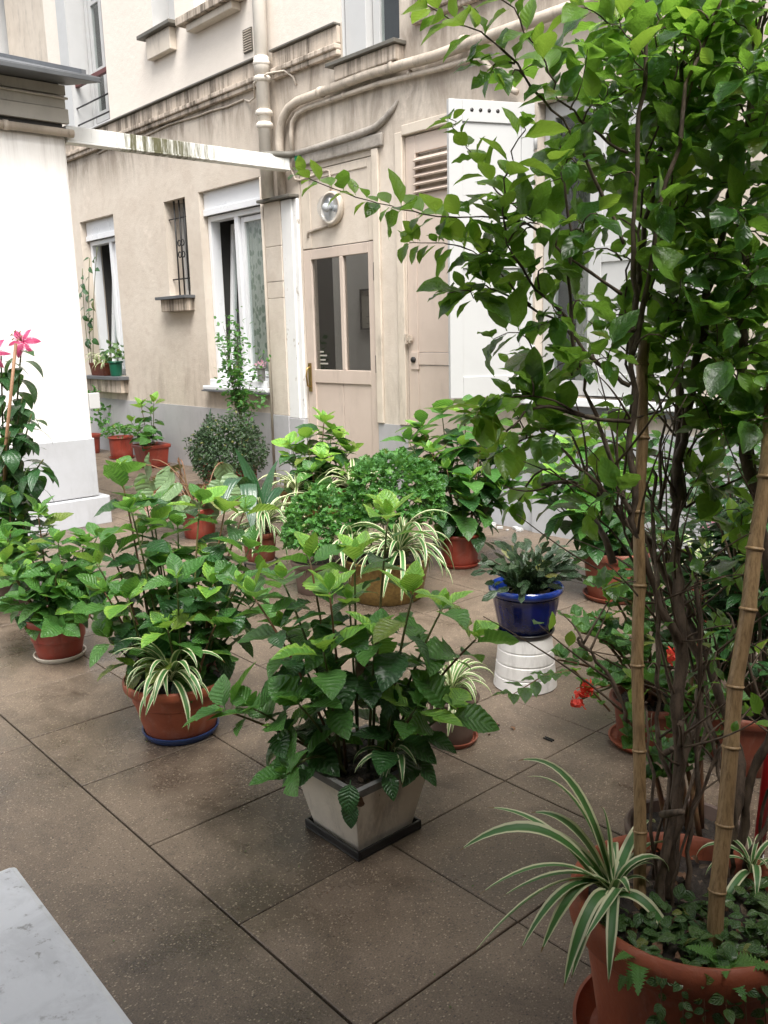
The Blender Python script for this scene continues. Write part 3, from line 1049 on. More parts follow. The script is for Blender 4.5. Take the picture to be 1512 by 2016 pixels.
# sills
sl1 = MB()
fbox(sl1, -10.25, -9.215, -.13, .125, .845, .883)
sl1.build("window_sill", MT["zinc"], house, bevel=.004)
sb = MB()
fbox(sb, -10.15, -9.26, .001, .085, .70, .844)
sb.build("sill_block", MT["stone"], house, bevel=.006)
sl2 = MB()
fbox(sl2, -7.505, -6.435, -.08, .075, .800, .838)
fbox(sl2, -7.44, -6.50, -.085, .03, .839, .90)
sl2.build("window_sill", MT["pvc"], house, bevel=.008)
s2 = MB()
fbox(s2, -7.515, -6.425, .0, .085, .784, .799)
s2.build("sill_edge", MT["zinc"], house, bevel=.003)
MB().tube([(-6.425, FY - .02, .0), (-6.425, FY - .02, 2.6)], .017, 8).build("trim_pipe", MT["cream"], house)

# ---- small barred window
bw = MB()
yb = FY + .17
bw.box(-8.14, -8.10, yb, yb + .04, 1.705, 2.60).box(-7.79, -7.75, yb, yb + .04, 1.705, 2.60).box(-8.10, -7.79, yb, yb + .04, 1.705, 1.75).box(-8.10, -7.79, yb, yb + .04, 2.56, 2.60)
bwo = bw.build("window", MT["white_paint"], house, bevel=.003)
MB().box(-8.10, -7.79, yb + .015, yb + .02, 1.75, 2.56).build("pane", MT["glass"], bwo)
gr_ = MB()
for x in (-8.04, -7.945, -7.85):
    gr_.tube([(x, FY + .05, 1.702), (x, FY + .05, 2.603)], .009, 6)
grille = gr_.build("window_bar", MT["iron"], house)
for z in (1.865, 2.44):
    MB().tube([(-8.156, FY + .05, z), (-7.734, FY + .05, z)], .007, 6).build("cross_bar", MT["iron"], grille)
for sx_ in (-1, 1):
    for sz_ in (-1, 1):
        MB().tube([(-7.945 + sx_ * (.034 + .026 * math.cos(a)), FY + .045, 2.15 + sz_ * .055 + .028 * math.sin(a)) for a in [2 * math.pi * k / 10 for k in range(11)]], .006, 5).build("scroll", MT["iron"], grille)
sl3 = MB()
fbox(sl3, -8.26, -7.66, -.20, .115, 1.668, 1.697)
sl3.build("window_sill", MT["zinc"], house, bevel=.003)
s3 = MB()
fbox(s3, -8.20, -7.685, .001, .085, 1.55, 1.667)
s3.build("sill_block", MT["stone"], house, bevel=.006)

# ---- upper windows
tw = MB()
yt = FY + .20
for a, b, c, d in ((-10.0, -9.94, 3.55, 6.1), (-9.24, -9.165, 3.55, 6.1), (-9.94, -9.24, 3.55, 3.66)):
    tw.box(a, b, yt, yt + .06, c, d)
two = tw.build("window", MT["white_paint"], house, bevel=.004)
for a, b in ((-9.92, -9.62), (-9.56, -9.26)):
    f2 = MB()
    for c, d, e, f in ((a, a + .055, 3.67, 6.1), (b - .055, b, 3.67, 6.1), (a + .055, b - .055, 3.67, 3.78), (a + .055, b - .055, 4.18, 4.22), (a + .055, b - .055, 4.86, 4.90)):
        f2.box(c, d, yt + .01, yt + .05, e, f)
    f2o = f2.build("sash", MT["white_paint"], two, bevel=.003)
    MB().box(a + .055, b - .055, yt + .025, yt + .031, 3.78, 6.1).build("pane", MT["glass"], two)
pleats(-9.9, -9.3, 3.7, 6.1, yt + .22, "plain_curtain", house, 8, .012)
MB().box(-10.018, -9.162, FY + .03, FY + .07, 4.035, 4.085).build("hand_rail", MT["rail_red"], house, bevel=.004)
for z in (3.645, 3.82):
    MB().tube([(-10.03, FY + .03, z), (-9.15, FY + .03, z)], .010, 6).build("guard_rail", MT["iron"], house)
fbox(MB(), -10.03, -9.15, -.2, .02, 3.515, 3.545).build("window_sill", MT["white_paint"], house, bevel=.004)
# white painted lining of the reveals
for x0, x1, z0, z1, dp in (HOLES[6], HOLES[9], HOLES[7], HOLES[10]):
    rv = MB()
    rv.quad((x0 + .003, FY - .002, z0), (x0 + .003, FY + dp, z0), (x0 + .003, FY + dp, z1), (x0 + .003, FY - .002, z1))
    rv.build("reveal_lining", MT["white_paint"], house)
fbox(MB(), -10.25, -10.02, .001, .012, 3.52, 6.1).build("window_surround", MT["white_paint"], house)
# next bay: blank shutters
sh = MB()
sh.box(-12.3, -10.65, FY + .20, FY + .24, 3.54, 6.1)
sh.build("blank_panel", MT["cream"], house)
MB().box(-13.4, -12.42, FY - .06, FY - .005, 3.6, 6.0).build("red_shutter", MT["red_peel"], house, bevel=.004)
# niche
nw = MB().box(-8.118, -7.702, FY + .18, FY + .22, 4.11, 5.4).build("niche_back", MT["white_paint"], house)
for nm, x0, x1, z0, z1, o, bx0, bx1, bz in (("niche", -8.245, -7.62, 4.07, 4.105, .115, -8.15, -7.70, 3.88), ("upper", -7.46, -6.52, 3.99, 4.055, .14, -7.36, -6.62, 3.93)):
    m_ = MB()
    fbox(m_, x0, x1, -.16, o, z0, z1)
    m_.build("window_sill", MT["stone"] if nm == "upper" else MT["lead"], house, bevel=.005)
    m_ = MB()
    fbox(m_, bx0, bx1, .001, o - .045, bz, z0 - .001)
    m_.build("sill_block", MT["cream"], house, bevel=.006)
uw = MB()
for a, b, c, d in ((-7.35, -7.28, 4.06, 5.7), (-6.70, -6.63, 4.06, 5.7), (-7.28, -6.70, 4.06, 4.16)):
    uw.box(a, b, FY + .12, FY + .17, c, d)
uwo = uw.build("window", MT["white_paint"], house, bevel=.003)
MB().box(-7.28, -6.70, FY + .14, FY + .146, 4.16, 5.7).build("pane", MT["glass"], uwo)
vg = MB()
fbox(vg, -6.60, -6.475, -.02, .012, 3.59, 3.77)
vgo = vg.build("vent_grille", MT["lead"], house)
for k in range(9):
    q = MB()
    fbox(q, -6.597, -6.478, .0125, .02, 3.598 + k * .019, 3.606 + k * .019)
    q.build("vent_slat", MT["pipe"], vgo)
# window over the door
u3 = MB()
for a, b, c, d in ((-5.315, -5.09, 3.24, 4.75), (-5.08, -5.01, 3.24, 4.75), (-4.78, -4.73, 3.24, 4.75), (-5.01, -4.78, 3.24, 3.30)):
    u3.box(a, b, FY + (.02 if a < -5.2 else .08), FY + .13, c, d)
u3o = u3.build("window", MT["white_paint"], house, bevel=.004)
MB().box(-5.01, -4.78, FY + .10, FY + .106, 3.30, 4.75).build("pane", MT["glass"], u3o)
MB().box(-5.0, -4.6, FY + .34, FY + .345, 3.2, 4.75).build("blind", MT["plain_curtain"], house)
m_ = MB()
fbox(m_, -5.405, -4.655, -.12, .115, 3.205, 3.232)
m_.build("window_sill", MT["lead"], house, bevel=.004)
m_ = MB()
fbox(m_, -5.34, -4.675, .001, .085, 3.105, 3.204)
m_.build("sill_block", MT["stone"], house, bevel=.008)

# ---- right-hand window: dark sash, closed white shutter leaf, open leaf
rw = MB()
yr = FY + .09
for a, b, c, d in ((-3.525, -3.45, .89, 2.615), (-3.185, -3.13, .89, 2.615), (-3.45, -3.185, .89, .98), (-3.45, -3.185, 2.53, 2.615)):
    rw.box(a, b, yr - .02, yr + .04, c, d)
rwo = rw.build("window", MT["white_paint"], house, bevel=.003)
MB().box(-3.45, -3.185, yr + .005, yr + .011, .98, 2.53).build("pane", MT["glass"], rwo)
pleats(-3.5, -3.1, .9, 2.6, yr + .3, "curtain", house, 5)
m_ = MB()
fbox(m_, -3.62, -2.33, -.09, .07, .835, .880)
m_.build("window_sill", MT["pvc"], house, bevel=.005)
m_ = MB()
fbox(m_, -3.60, -2.35, .001, .045, .79, .834)
m_.build("sill_edge", MT["zinc"], house, bevel=.004)


def shutter_leaf(mb_frame, mb_panel, w, z0, z1):
    st_, t = .085, .034
    for a, b, c, d in ((0, st_, z0, z1), (w - st_, w, z0, z1), (st_, w - st_, z1 - .12, z1), (st_, w - st_, z0, z0 + .13), (st_, w - st_, 1.665, 1.76)):
        mb_frame.box(a, b, -t / 2, t / 2, c, d)
    mb_panel.box(st_, w - st_, -t / 2 + .010, t / 2 - .010, z0 + .13, 1.665)
    mb_panel.box(st_, w - st_, -t / 2 + .010, t / 2 - .010, 1.76, z1 - .12)


def xf(mb, M):
    mb.v = [tuple(M @ Vector(v)) for v in mb.v]
    return mb


closed = MB(), MB()
shutter_leaf(closed[0], closed[1], .72, .90, 2.60)
Mc = Matrix.Translation((-3.125, FY - .005, 0))
cs = xf(closed[0], Mc).build("shutter", MT["white_paint"], house, bevel=.003)
xf(closed[1], Mc).build("shutter_panel", MT["white_paint"], cs)
hinge_pt = Vector((-3.535, FY - .03, 0))
free_pt = Vector((-3.762, 3.912, 0))
dv = (hinge_pt - free_pt)
Ms = Matrix.Translation((free_pt.x, free_pt.y, 0)) @ Matrix.Rotation(math.atan2(dv.y, dv.x), 4, 'Z')
so = thing("window_shutter", "white panelled shutter leaf standing wide open beside the plain beige door", "shutter", (free_pt.x, free_pt.y, .9))
op = MB(), MB()
shutter_leaf(op[0], op[1], dv.length, .89, 2.61)
xf(op[0], Ms).build("shutter_frame", MT["white_paint"], so, bevel=.003)
xf(op[1], Ms).build("shutter_panel", MT["white_paint"], so)
for k in range(4):
    xf(MB().tube([(.145 + k * .055, -.0185, 2.555), (.145 + k * .055, -.0165, 2.555)], .011, 12), Ms).build("air_hole", MT["iron"], so)
for z in (1.1, 2.35):
    xf(MB().tube([(dv.length + .004, -.022, z), (dv.length + .004, -.022, z + .1)], .011, 8), Ms).build("hinge", MT["white_paint"], so)
xf(MB().tube([(.10, .0, .885), (.10, .0, .70)], .007, 6), Ms).build("stay_rod", MT["iron"], so)

# ---- pipes, lamp, cables on the facade
dp_ = thing("downpipe", "cream cast iron downpipe with collars running down to the pilaster cap", "pipe", (-6.242, FY - .085, 2.4))
MB().tube([(-6.242, FY - .085, 2.40), (-6.242, FY - .085, 6.5)], .054, 20).build("pipe", MT["pipe_white"], dp_)
for z0 in (3.40, 3.285, 3.03, 2.935):
    MB().lathe([(.055, 0), (.066, .008), (.072, .025), (.066, .042), (.055, .05)], (-6.242, FY - .085, z0), 20).build("collar", MT["pipe_white"], dp_)
MB().lathe([(.057, 0), (.062, .0), (.066, .13), (.057, .14)], (-6.242, FY - .085, 3.335 - .0), 20).build("socket", MT["pipe_white"], dp_)
bigp = thing("waste_pipe", "thick dusty waste pipe bending over the glazed door and running right under the upper sill", "pipe", (-6.10, FY - .05, 2.4))
P = [(-6.095, FY - .05, 2.40), (-6.10, FY - .05, 2.80), (-6.085, FY - .05, 2.90), (-6.04, FY - .05, 2.985), (-5.95, FY - .05, 3.045), (-5.83, FY - .05, 3.07), (-5.0, FY - .055, 3.082), (-4.35, FY - .055, 3.05), (-3.7, FY - .055, 3.055), (-2.9, FY - .055, 3.06)]
MB().tube(P, .035, 14).build("pipe", MT["pipe"], bigp)
for x in (-5.55, -4.75, -4.1):
    MB().tube([(x, FY - .055, 3.075), (x + .03, FY - .055, 3.074)], .041, 14).build("pipe_clip", MT["pipe"], bigp)
smp = thing("supply_pipe", "thinner dusty pipe curving beneath the thick waste pipe over the glazed door", "pipe", (-5.93, FY - .04, 2.65))
P = [(-5.955, FY - .035, 2.69), (-5.955, FY - .035, 2.86), (-5.935, FY - .035, 2.94), (-5.87, FY - .035, 2.985), (-5.75, FY - .035, 3.005), (-4.9, FY - .035, 3.005), (-4.35, FY - .035, 2.975), (-4.02, FY - .035, 2.965), (-3.93, FY - .035, 2.94), (-3.74, FY - .035, 2.74), (-3.66, FY - .035, 2.70)]
MB().tube(P, .0185, 10).build("pipe", MT["pipe"], smp)
for x in (-5.3, -4.6):
    MB().tube([(x, FY - .035, 3.005), (x + .02, FY - .035, 3.005)], .024, 10).build("pipe_clip", MT["pipe"], smp)
obp = thing("overflow_pipe", "short dark mossy pipe stub lying across the end of the white beam", "pipe", (-5.98, FY - .1, 2.69))
MB().tube([(-6.0, FY - .32, 2.675), (-5.97, FY - .20, 2.685), (-5.95, FY - .08, 2.695), (-5.91, FY - .03, 2.70)], [.026, .027, .027, .024], 12).build("pipe", MT["lead"], obp)
tag(MB().box(-5.915, -5.845, FY - .042, FY - .031, 2.645, 2.70).build("wall_tag", MT["greytag"]), "small green plastic tag on the mortar band above the glazed door", "tag")
cd = thing("conduit", "thin conduit stepping across the transom panel down to the round wall lamp", "conduit", (-5.7, FY, 2.5))
MB().tube([(-5.95, FY - .05, 2.68), (-5.97, FY - .05, 2.60), (-5.95, FY - .02, 2.515), (-5.90, FY - .0, 2.505), (-5.56, FY - .0, 2.53), (-5.53, FY - .0, 2.52), (-5.52, FY - .0, 2.36)], .010, 8).build("tube", MT["pipe"], cd)
MB().tube([(-5.835, FY + .0, 2.06), (-5.835, FY - .0, 2.10), (-5.55, FY - .0, 2.128), (-5.51, FY - .01, 2.14)], .011, 8).build("tube", MT["pipe"], cd)
MB().tube([(-5.56, FY - .0, 2.126), (-5.49, FY - .0, 2.132)], .017, 8).build("junction", MT["pipe"], cd)
lm = thing("wall_lamp", "round unlit bulkhead lamp with clear glass dome above the glazed door", "lamp", (-5.50, FY, 2.245))
Ml = Matrix.Translation((-5.50, FY + .012, 2.245)) @ Matrix.Rotation(R_(90), 4, 'X')
xf(MB().lathe([(.100, 0), (.122, .004), (.126, .03), (.120, .05), (.104, .054), (.104, .03)], (0, 0, 0), 40), Ml).build("lamp_base", MT["cream"], lm)
xf(MB().lathe([(.1035, .052), (.100, .075), (.085, .105), (.055, .128), (.02, .138), (.001, .139)], (0, 0, 0), 40), Ml).build("glass_dome", MT["lamp_glass"], lm)
xf(MB().lathe([(.1, .031), (.099, .034), (.01, .034)], (0, 0, 0), 32), Ml).build("reflector", MT["white_paint"], lm)
xf(MB().lathe([(.018, .034), (.018, .05), (.034, .075), (.03, .098), (.008, .108)], (0, 0, 0), 20), Ml).build("bulb", MT["white_paint"], lm)
cb = MB().tube([(-6.62, FY - .012, 3.24), (-6.52, FY - .03, 3.205), (-6.40, FY - .06, 3.21), (-6.28, FY - .145, 3.28), (-6.15, FY - .10, 3.33), (-5.99, FY - .05, 3.325), (-5.92, FY - .02, 3.27), (-5.90, FY - .01, 3.21)], .008, 6)
tag(cb.build("loose_cable", MT["cream"]), "loose cream cable looping over the downpipe below the string course", "cable")
cb = MB()
P = []
for k in range(12):
    x = -9.5 + k * .26
    P.append((x, FY - .012, 3.265 + .012 * math.sin(k * 1.3) - (.03 if k > 9 else 0)))
tag(MB().tube(P, .009, 6).build("wall_cable", MT["pipe"]), "thin dusty cable fixed under the string course above the barred window", "cable")

# ---- white beam across the passage
bm = MB().box(-6.03, -5.95, 2.57, 4.38, 2.593, 2.685)
bm.box(-6.035, -5.942, 2.57, 4.38, 2.578, 2.592)
tag(bm.build("cross_beam", MT["beam"], bevel=.004), "white beam streaked with green moss spanning from the white outbuilding to the house", "beam")

# ---- white outbuilding on the left
an = thing("outbuilding", "white outbuilding with grey painted foot and dark zinc eaves at the left edge", "building", (-7.5, 0, 0))
MB().box(-9.2, -5.95, -5.0, 2.562, .20, 2.615).build("wall", MT["white_wall"], an, bevel=.02)
MB().box(-9.21, -5.943, -5.01, 2.569, .205, .618).build("plinth", MT["pale_plinth"], an, bevel=.006)
MB().box(-9.26, -5.93, -5.02, 2.645, -.01, .200).build("footing", MT["pale_plinth"], an, bevel=.012)
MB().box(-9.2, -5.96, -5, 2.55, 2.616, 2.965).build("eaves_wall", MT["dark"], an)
MB().box(-5.958, -5.925, -5, 2.585, 2.688, 2.778).build("fascia_board", MT["board"], an, bevel=.003)
MB().box(-5.958, -5.938, -5, 2.575, 2.782, 2.860).build("fascia_board", MT["board"], an, bevel=.003)
MB().box(-5.958, -5.932, -5, 2.580, 2.864, 2.925).build("fascia_board", MT["board"], an, bevel=.003)
MB().tube([(-5.922, -5, 2.848), (-5.922, .8, 2.85), (-5.924, 1.4, 2.858), (-5.922, 2.2, 2.846), (-5.922, 2.585, 2.842)], .0085, 6).build("cable", MT["board"], an)
MB().tube([(-5.915, -5, 2.628), (-5.915, 2.60, 2.628)], .026, 12).build("conduit", MT["pipe"], an)
for y in (1.2, 2.15):
    MB().tube([(-5.915, y, 2.628), (-5.915, y + .03, 2.628)], .031, 12).build("pipe_clip", MT["pipe"], an)
rf = MB()
ex, ez = -5.664, 2.915
rf.add([(ex, -5, ez), (ex, 2.70, ez), (-7.6, 2.74, ez + .58), (-7.6, -5, ez + .58), (ex, -5, ez + .022), (ex, 2.70, ez + .022), (-7.6, 2.74, ez + .605), (-7.6, -5, ez + .605)],
       [(0, 3, 2, 1), (4, 5, 6, 7), (0, 1, 5, 4), (1, 2, 6, 5), (2, 3, 7, 6), (3, 0, 4, 7)])
rfo = rf.build("roof", MT["zinc"], an)
MB().add([(-5.66, -5, 2.932), (-5.66, 2.70, 2.932), (-5.96, 2.60, 2.962), (-5.96, -5, 2.962), (-5.66, -5, 2.902), (-5.66, 2.70, 2.902), (-5.96, 2.60, 2.932), (-5.96, -5, 2.932)], [(0, 1, 2, 3), (7, 6, 5, 4), (0, 4, 5, 1), (1, 5, 6, 2), (2, 6, 7, 3), (3, 7, 4, 0)]).build("gutter_edge", MT["zinc_dark"], an, bevel=.004)
for y in (-.2, .75, 1.7, 2.58):
    s_ = MB().add([(ex, y, ez + .024), (ex, y + .03, ez + .024), (-7.6, y + .03, ez + .607), (-7.6, y, ez + .607), (ex, y, ez + .05), (ex, y + .03, ez + .05), (-7.6, y + .03, ez + .633), (-7.6, y, ez + .633)],
                  [(0, 3, 2, 1), (4, 5, 6, 7), (0, 1, 5, 4), (1, 2, 6, 5), (2, 3, 7, 6), (3, 0, 4, 7)])
    s_.build("roof_seam", MT["zinc"], rfo)
MB().box(-5.99, -5.952, 2.563, 2.64, .82, .93).build("corner_bracket", MT["white_paint"], an, bevel=.004)

# ---- painted stone ledge by the camera
le = MB()
le.add([(-1.395, .402, .45), (-.3, .372, .45), (-.3, -.5, .45), (-1.42, -.5, .45), (-1.395, .402, .0), (-.3, .372, .0), (-.3, -.5, .0), (-1.42, -.5, .0)],
       [(0, 3, 2, 1), (0, 1, 5, 4), (1, 2, 6, 5), (2, 3, 7, 6), (3, 0, 4, 7)])
tag(le.build("stone_ledge", MT["marble"], bevel=.012), "pale painted stone ledge with chipped edge in the near left corner", "ledge")

# ================================================================== POTS
def terracotta(root, c, rim_r, base_r, h, mat="terra", n=44, lip=.012, band=True, sq=None, soil=True, oval=(1, 1), bands=()):
    t = .008
    prof = [(base_r * .96, 0), (base_r, .006)]
    lz = h - .17 * h if band else h - .02
    rr = lambda z: base_r + (rim_r - lip - base_r) * (z / h)
    for z in [h * .3, h * .6]:
        prof.append((rr(z), z))
    for bz in bands:
        prof += [(rr(bz * h), bz * h - .004), (rr(bz * h) + .004, bz * h), (rr(bz * h) + .004, bz * h + .004)]
    prof = sorted(prof, key=lambda p: p[1])
    prof += [(rr(lz), lz - .002), (rim_r - .003, lz + .002), (rim_r, lz + .008), (rim_r + .001, h - .008), (rim_r - .002, h - .002), (rim_r - .006, h), (rim_r - .012, h - .003), (rim_r - .018, h - .02), (rr(h * .8) - t * 1.6, h * .78), (.01, h * .76)]
    p = MB().lathe(prof, c, n, sq=sq, oval=oval).build("pot", MT[mat], root)
    autosmooth(p, 40)
    if soil:
        soil_disc(root, (c[0], c[1], c[2] + h * .84), rr(h * .84) - t * .8, sq=sq, oval=oval)
    return p


def soil_disc(root, c, r, sq=None, oval=(1, 1), seed=1):
    rn = random.Random(seed + int(c[0] * 100))
    vs_, fs = [(c[0], c[1], c[2] + .012)], []
    n, m = 28, 5
    for j in range(1, m + 1):
        for k in range(n):
            t = 2 * math.pi * k / n
            rr = r * j / m
            if sq:
                rr /= max(abs(math.cos(t)), abs(math.sin(t))) ** sq
            vs_.append((c[0] + rr * math.cos(t) * oval[0], c[1] + rr * math.sin(t) * oval[1], c[2] + rn.uniform(-.008, .010) + .008 * (1 - (j / m) ** 2)))
    for k in range(n):
        fs.append((0, 1 + k, 1 + (k + 1) % n))
    for j in range(m - 1):
        for k in range(n):
            k2 = (k + 1) % n
            a = 1 + j * n
            fs.append((a + k, a + n + k, a + n + k2, a + k2))
    return MB().add(vs_, fs, True).build("soil", MT["soil"], root)


def saucer(name, label, c, r, h, mat, sq=None, oval=(1, 1)):
    o = MB().lathe([(r * .86, 0), (r * .9, .003), (r, h * .9), (r, h), (r - .006, h), (r - .009, h * .7), (r * .84, .008), (.01, .007)], c, 44, sq=sq, oval=oval).build(name, MT[mat])
    autosmooth(o, 45)
    return tag(o, label, "saucer", "saucers under the flower pots")


# ================================================================== PLANTS
def bez(a, b, c, n):
    a, b, c = Vector(a), Vector(b), Vector(c)
    return [a * (1 - t) ** 2 + b * 2 * t * (1 - t) + c * t * t for t in [i / n for i in range(n + 1)]]


def hydrangea(root, sc, sr, tips, L, seed, spacing=.055, lib=None, young=.5, skip=.2, stem="hstem", droop=1.0, low=.22, shoots=0.0):
    rn = random.Random(seed)
    lib = lib or HYD
    sc = Vector(sc)
    for ti, tip in enumerate(tips):
        tip = Vector(tip)
        d = tip - sc
        d.z = 0
        dirn = d.normalized() if d.length > 1e-4 else Vector((1, 0, 0))
        base = sc + dirn * min(sr * .65, d.length * .45) + Vector((rn.uniform(-.15, .15) * sr, rn.uniform(-.15, .15) * sr, 0))
        ctrl = Vector((base.x * .55 + tip.x * .45, base.y * .55 + tip.y * .45, base.z + max(.10, (tip.z - base.z) * .62)))
        if tip.z < base.z + .06:
            ctrl.z = max(base.z, tip.z) + .07
        pts = bez(base, ctrl, tip, 10)
        n = len(pts)
        r0 = .0032 + .012 * L
        MB().tube(pts, [r0 * (1 - .5 * i / n) for i in range(n)], 6).build("stem", MT[stem] if ti % 3 else MT["rstem"], root)
        # arclength table
        S = [0]
        for i in range(1, n):
            S.append(S[-1] + (pts[i] - pts[i - 1]).length)
        tot = S[-1]

        def at(s):
            for i in range(1, n):
                if S[i] >= s:
                    q = (s - S[i - 1]) / max(1e-6, S[i] - S[i - 1])
                    return pts[i - 1].lerp(pts[i], q), (pts[i] - pts[i - 1]).normalized()
            return pts[-1].copy(), (pts[-1] - pts[-2]).normalized()
        ph0 = rn.uniform(0, math.pi)
        s, k = tot, 0
        while s > tot * low and k < 9:
            p, dr = at(s)
            if dr.z < .15:
                dr = (dr + Vector((0, 0, .6))).normalized()
            axis_up = (dr * .45 + Vector((0, 0, 1)) * .55).normalized()
            a = axis_up.orthogonal().normalized()
            b = axis_up.cross(a)
            yg = young if tip.z > sc.z + .22 else young * .15
            if k == 0:
                sets = [(ph0 + math.pi / 2, .42, 66, "y" if yg > .1 else "m", 2), (ph0, .74, 40, "y" if rn.random() < yg else "m", 2)]
            elif k == 1:
                sets = [(ph0 + math.pi / 2, 1.04, 20, "y" if rn.random() < yg * .85 else "m", 2)]
            else:
                cls = "m" if (k == 2 and rn.random() < .75) or rn.random() < .25 else "d"
                sets = [(ph0 + (k % 2) * math.pi / 2, (1.0, 1.0, 1.02, 1.0, .95, .9, .85, .8, .7, .7)[k], (10, 10, 12, 0, -12, -22, -30, -36, -40, -42)[k] * droop, cls, 2)]
            for ang, sz, pit, cls, cnt in sets:
                for w in range(cnt):
                    if k >= 2 and rn.random() < skip + .06 * (k - 2):
                        continue
                    an = ang + math.pi * w + rn.gauss(0, .22)
                    pt = R_(pit + rn.gauss(0, 11))
                    out = (a * math.cos(an) + b * math.sin(an)).normalized()
                    f = out * math.cos(pt) + axis_up * math.sin(pt)
                    u = axis_up * math.cos(pt) - out * math.sin(pt)
                    side = f.cross(u)
                    u = (u + side * rn.gauss(0, .22)).normalized()
                    size = L * sz * rn.uniform(.82, 1.12)
                    if k > 1 and rn.random() < .12:
                        size *= .6
                    put("leaf", rn.choice(lib[cls]), root, frame(p, f, u, size, size * rn.uniform(.9, 1.12)))
            if k >= 2 and rn.random() < shoots:
                an = rn.uniform(0, 6.28)
                out = a * math.cos(an) + b * math.sin(an)
                q = p + out * L * .28 + axis_up * L * .22
                MB().tube([p, p + out * L * .18 + axis_up * L * .08, q], r0 * .5, 5).build("stem", MT[stem], root)
                for w in range(4):
                    aw = an + w * math.pi / 2 + .4
                    o2 = a * math.cos(aw) + b * math.sin(aw)
                    pt = R_(rn.uniform(15, 45))
                    size = L * rn.uniform(.42, .70)
                    put("leaf", rn.choice(lib[rn.choice("myd")]), root, frame(q, o2 * math.cos(pt) + axis_up * math.sin(pt), axis_up * math.cos(pt) - o2 * math.sin(pt), size))
            s -= spacing * (.28 if k == 0 else rn.uniform(.75, 1.2))
            k += 1


def spider(root, c, n, L, seed, lib=None, spread=1.0, sect=None, wid=1.0, lo=.55):
    rn = random.Random(seed)
    lib = lib or SPI
    for i in range(n):
        an = (rn.uniform(*sect) if sect else 2 * math.pi * i / n + rn.gauss(0, .25))
        m = rn.choice(lib)
        ln = L * rn.uniform(lo, 1.12)
        out = Vector((math.cos(an), math.sin(an), 0))
        tilt = rn.uniform(-.15, .25) * spread
        f = (out + Vector((0, 0, -tilt))).normalized()
        u = Vector((rn.gauss(0, .12), rn.gauss(0, .12), 1))
        p = Vector(c) + out * rn.uniform(0, .012) + Vector((0, 0, rn.uniform(-.01, .01)))
        put("leaf", m, root, frame(p, f, u, ln, ln * wid * rn.uniform(.8, 1.2) * (.35 / max(.12, L)) ** .35))


def mound(root, c, rad, n_obj, n_stuff, lib, size, seed, squash=(1, 1, .8), mat=None, inner=.55, up=.5, name="leaf", bottom=-.45):
    """leaves over and through a rounded mass"""
    rn = random.Random(seed)

    def one():
        while True:
            d = Vector((rn.gauss(0, 1), rn.gauss(0, 1), rn.gauss(0, 1))).normalized()
            if d.z > bottom:
                break
        bump = 1 + .13 * math.sin(d.x * 5 + seed) * math.cos(d.y * 6 + d.z * 4 + seed)
        r = rad * bump * (inner + (1 - inner) * rn.random() ** .5)
        p = Vector(c) + Vector((d.x * r * squash[0], d.y * r * squash[1], d.z * r * squash[2]))
        f = (d * .8 + Vector((rn.gauss(0, .6), rn.gauss(0, .6), rn.gauss(-.1, .5)))).normalized()
        u = (d + Vector((0, 0, up)) + Vector((rn.gauss(0, .4), rn.gauss(0, .4), rn.gauss(0, .3)))).normalized()
        return frame(p, f, u, size * rn.uniform(.65, 1.2))
    for i in range(n_obj):
        put(name, rn.choice(lib), root, one())
    if n_stuff:
        stuff(root, [(rn.choice(lib), one()) for i in range(n_stuff)], "foliage", seed)


def stuff(root, recs, name, seed):
    rn = np.random.RandomState(seed)
    o0 = W0(root)
    V, F, UV, RN, base = [], [], [], [], 0
    cache = {}
    for me, M in recs:
        if me.name not in cache:
            vv = np.empty(len(me.vertices) * 3)
            me.vertices.foreach_get("co", vv)
            uvv = np.zeros((len(me.vertices), 2))
            ul = me.uv_layers[0].data
            for l in me.loops:
                uvv[l.vertex_index] = ul[l.index].uv
            cache[me.name] = (vv.reshape(-1, 3), [tuple(p.vertices) for p in me.polygons], uvv)
        vv, ff, uvv = cache[me.name]
        m = np.array(M)
        V.append(vv @ m[:3, :3].T + m[:3, 3] - np.array(o0))
        F += [tuple(i + base for i in f) for f in ff]
        UV.append(uvv)
        RN.append(np.full(len(vv), rn.rand()))
        base += len(vv)
    V, UV, RN = np.concatenate(V), np.concatenate(UV), np.concatenate(RN)
    me = bpy.data.meshes.new(name)
    me.from_pydata(V.tolist(), [], F)
    ul = me.uv_layers.new(name="UVMap")
    idx = np.empty(len(me.loops), dtype=np.int32)
    me.loops.foreach_get("vertex_index", idx)
    ul.data.foreach_set("uv", UV[idx].astype(np.float32).ravel())
    at = me.attributes.new("leaf_random", 'FLOAT', 'POINT')
    at.data.foreach_set("value", RN.astype(np.float32))
    me.polygons.foreach_set("use_smooth", [True] * len(me.polygons))
    me.materials.append(recs[0][0].materials[0])
    me.update()
    o = bpy.data.objects.new(name, me)
    C.objects.link(o)
    o.parent = root
    o["kind"] = "stuff"
    return o


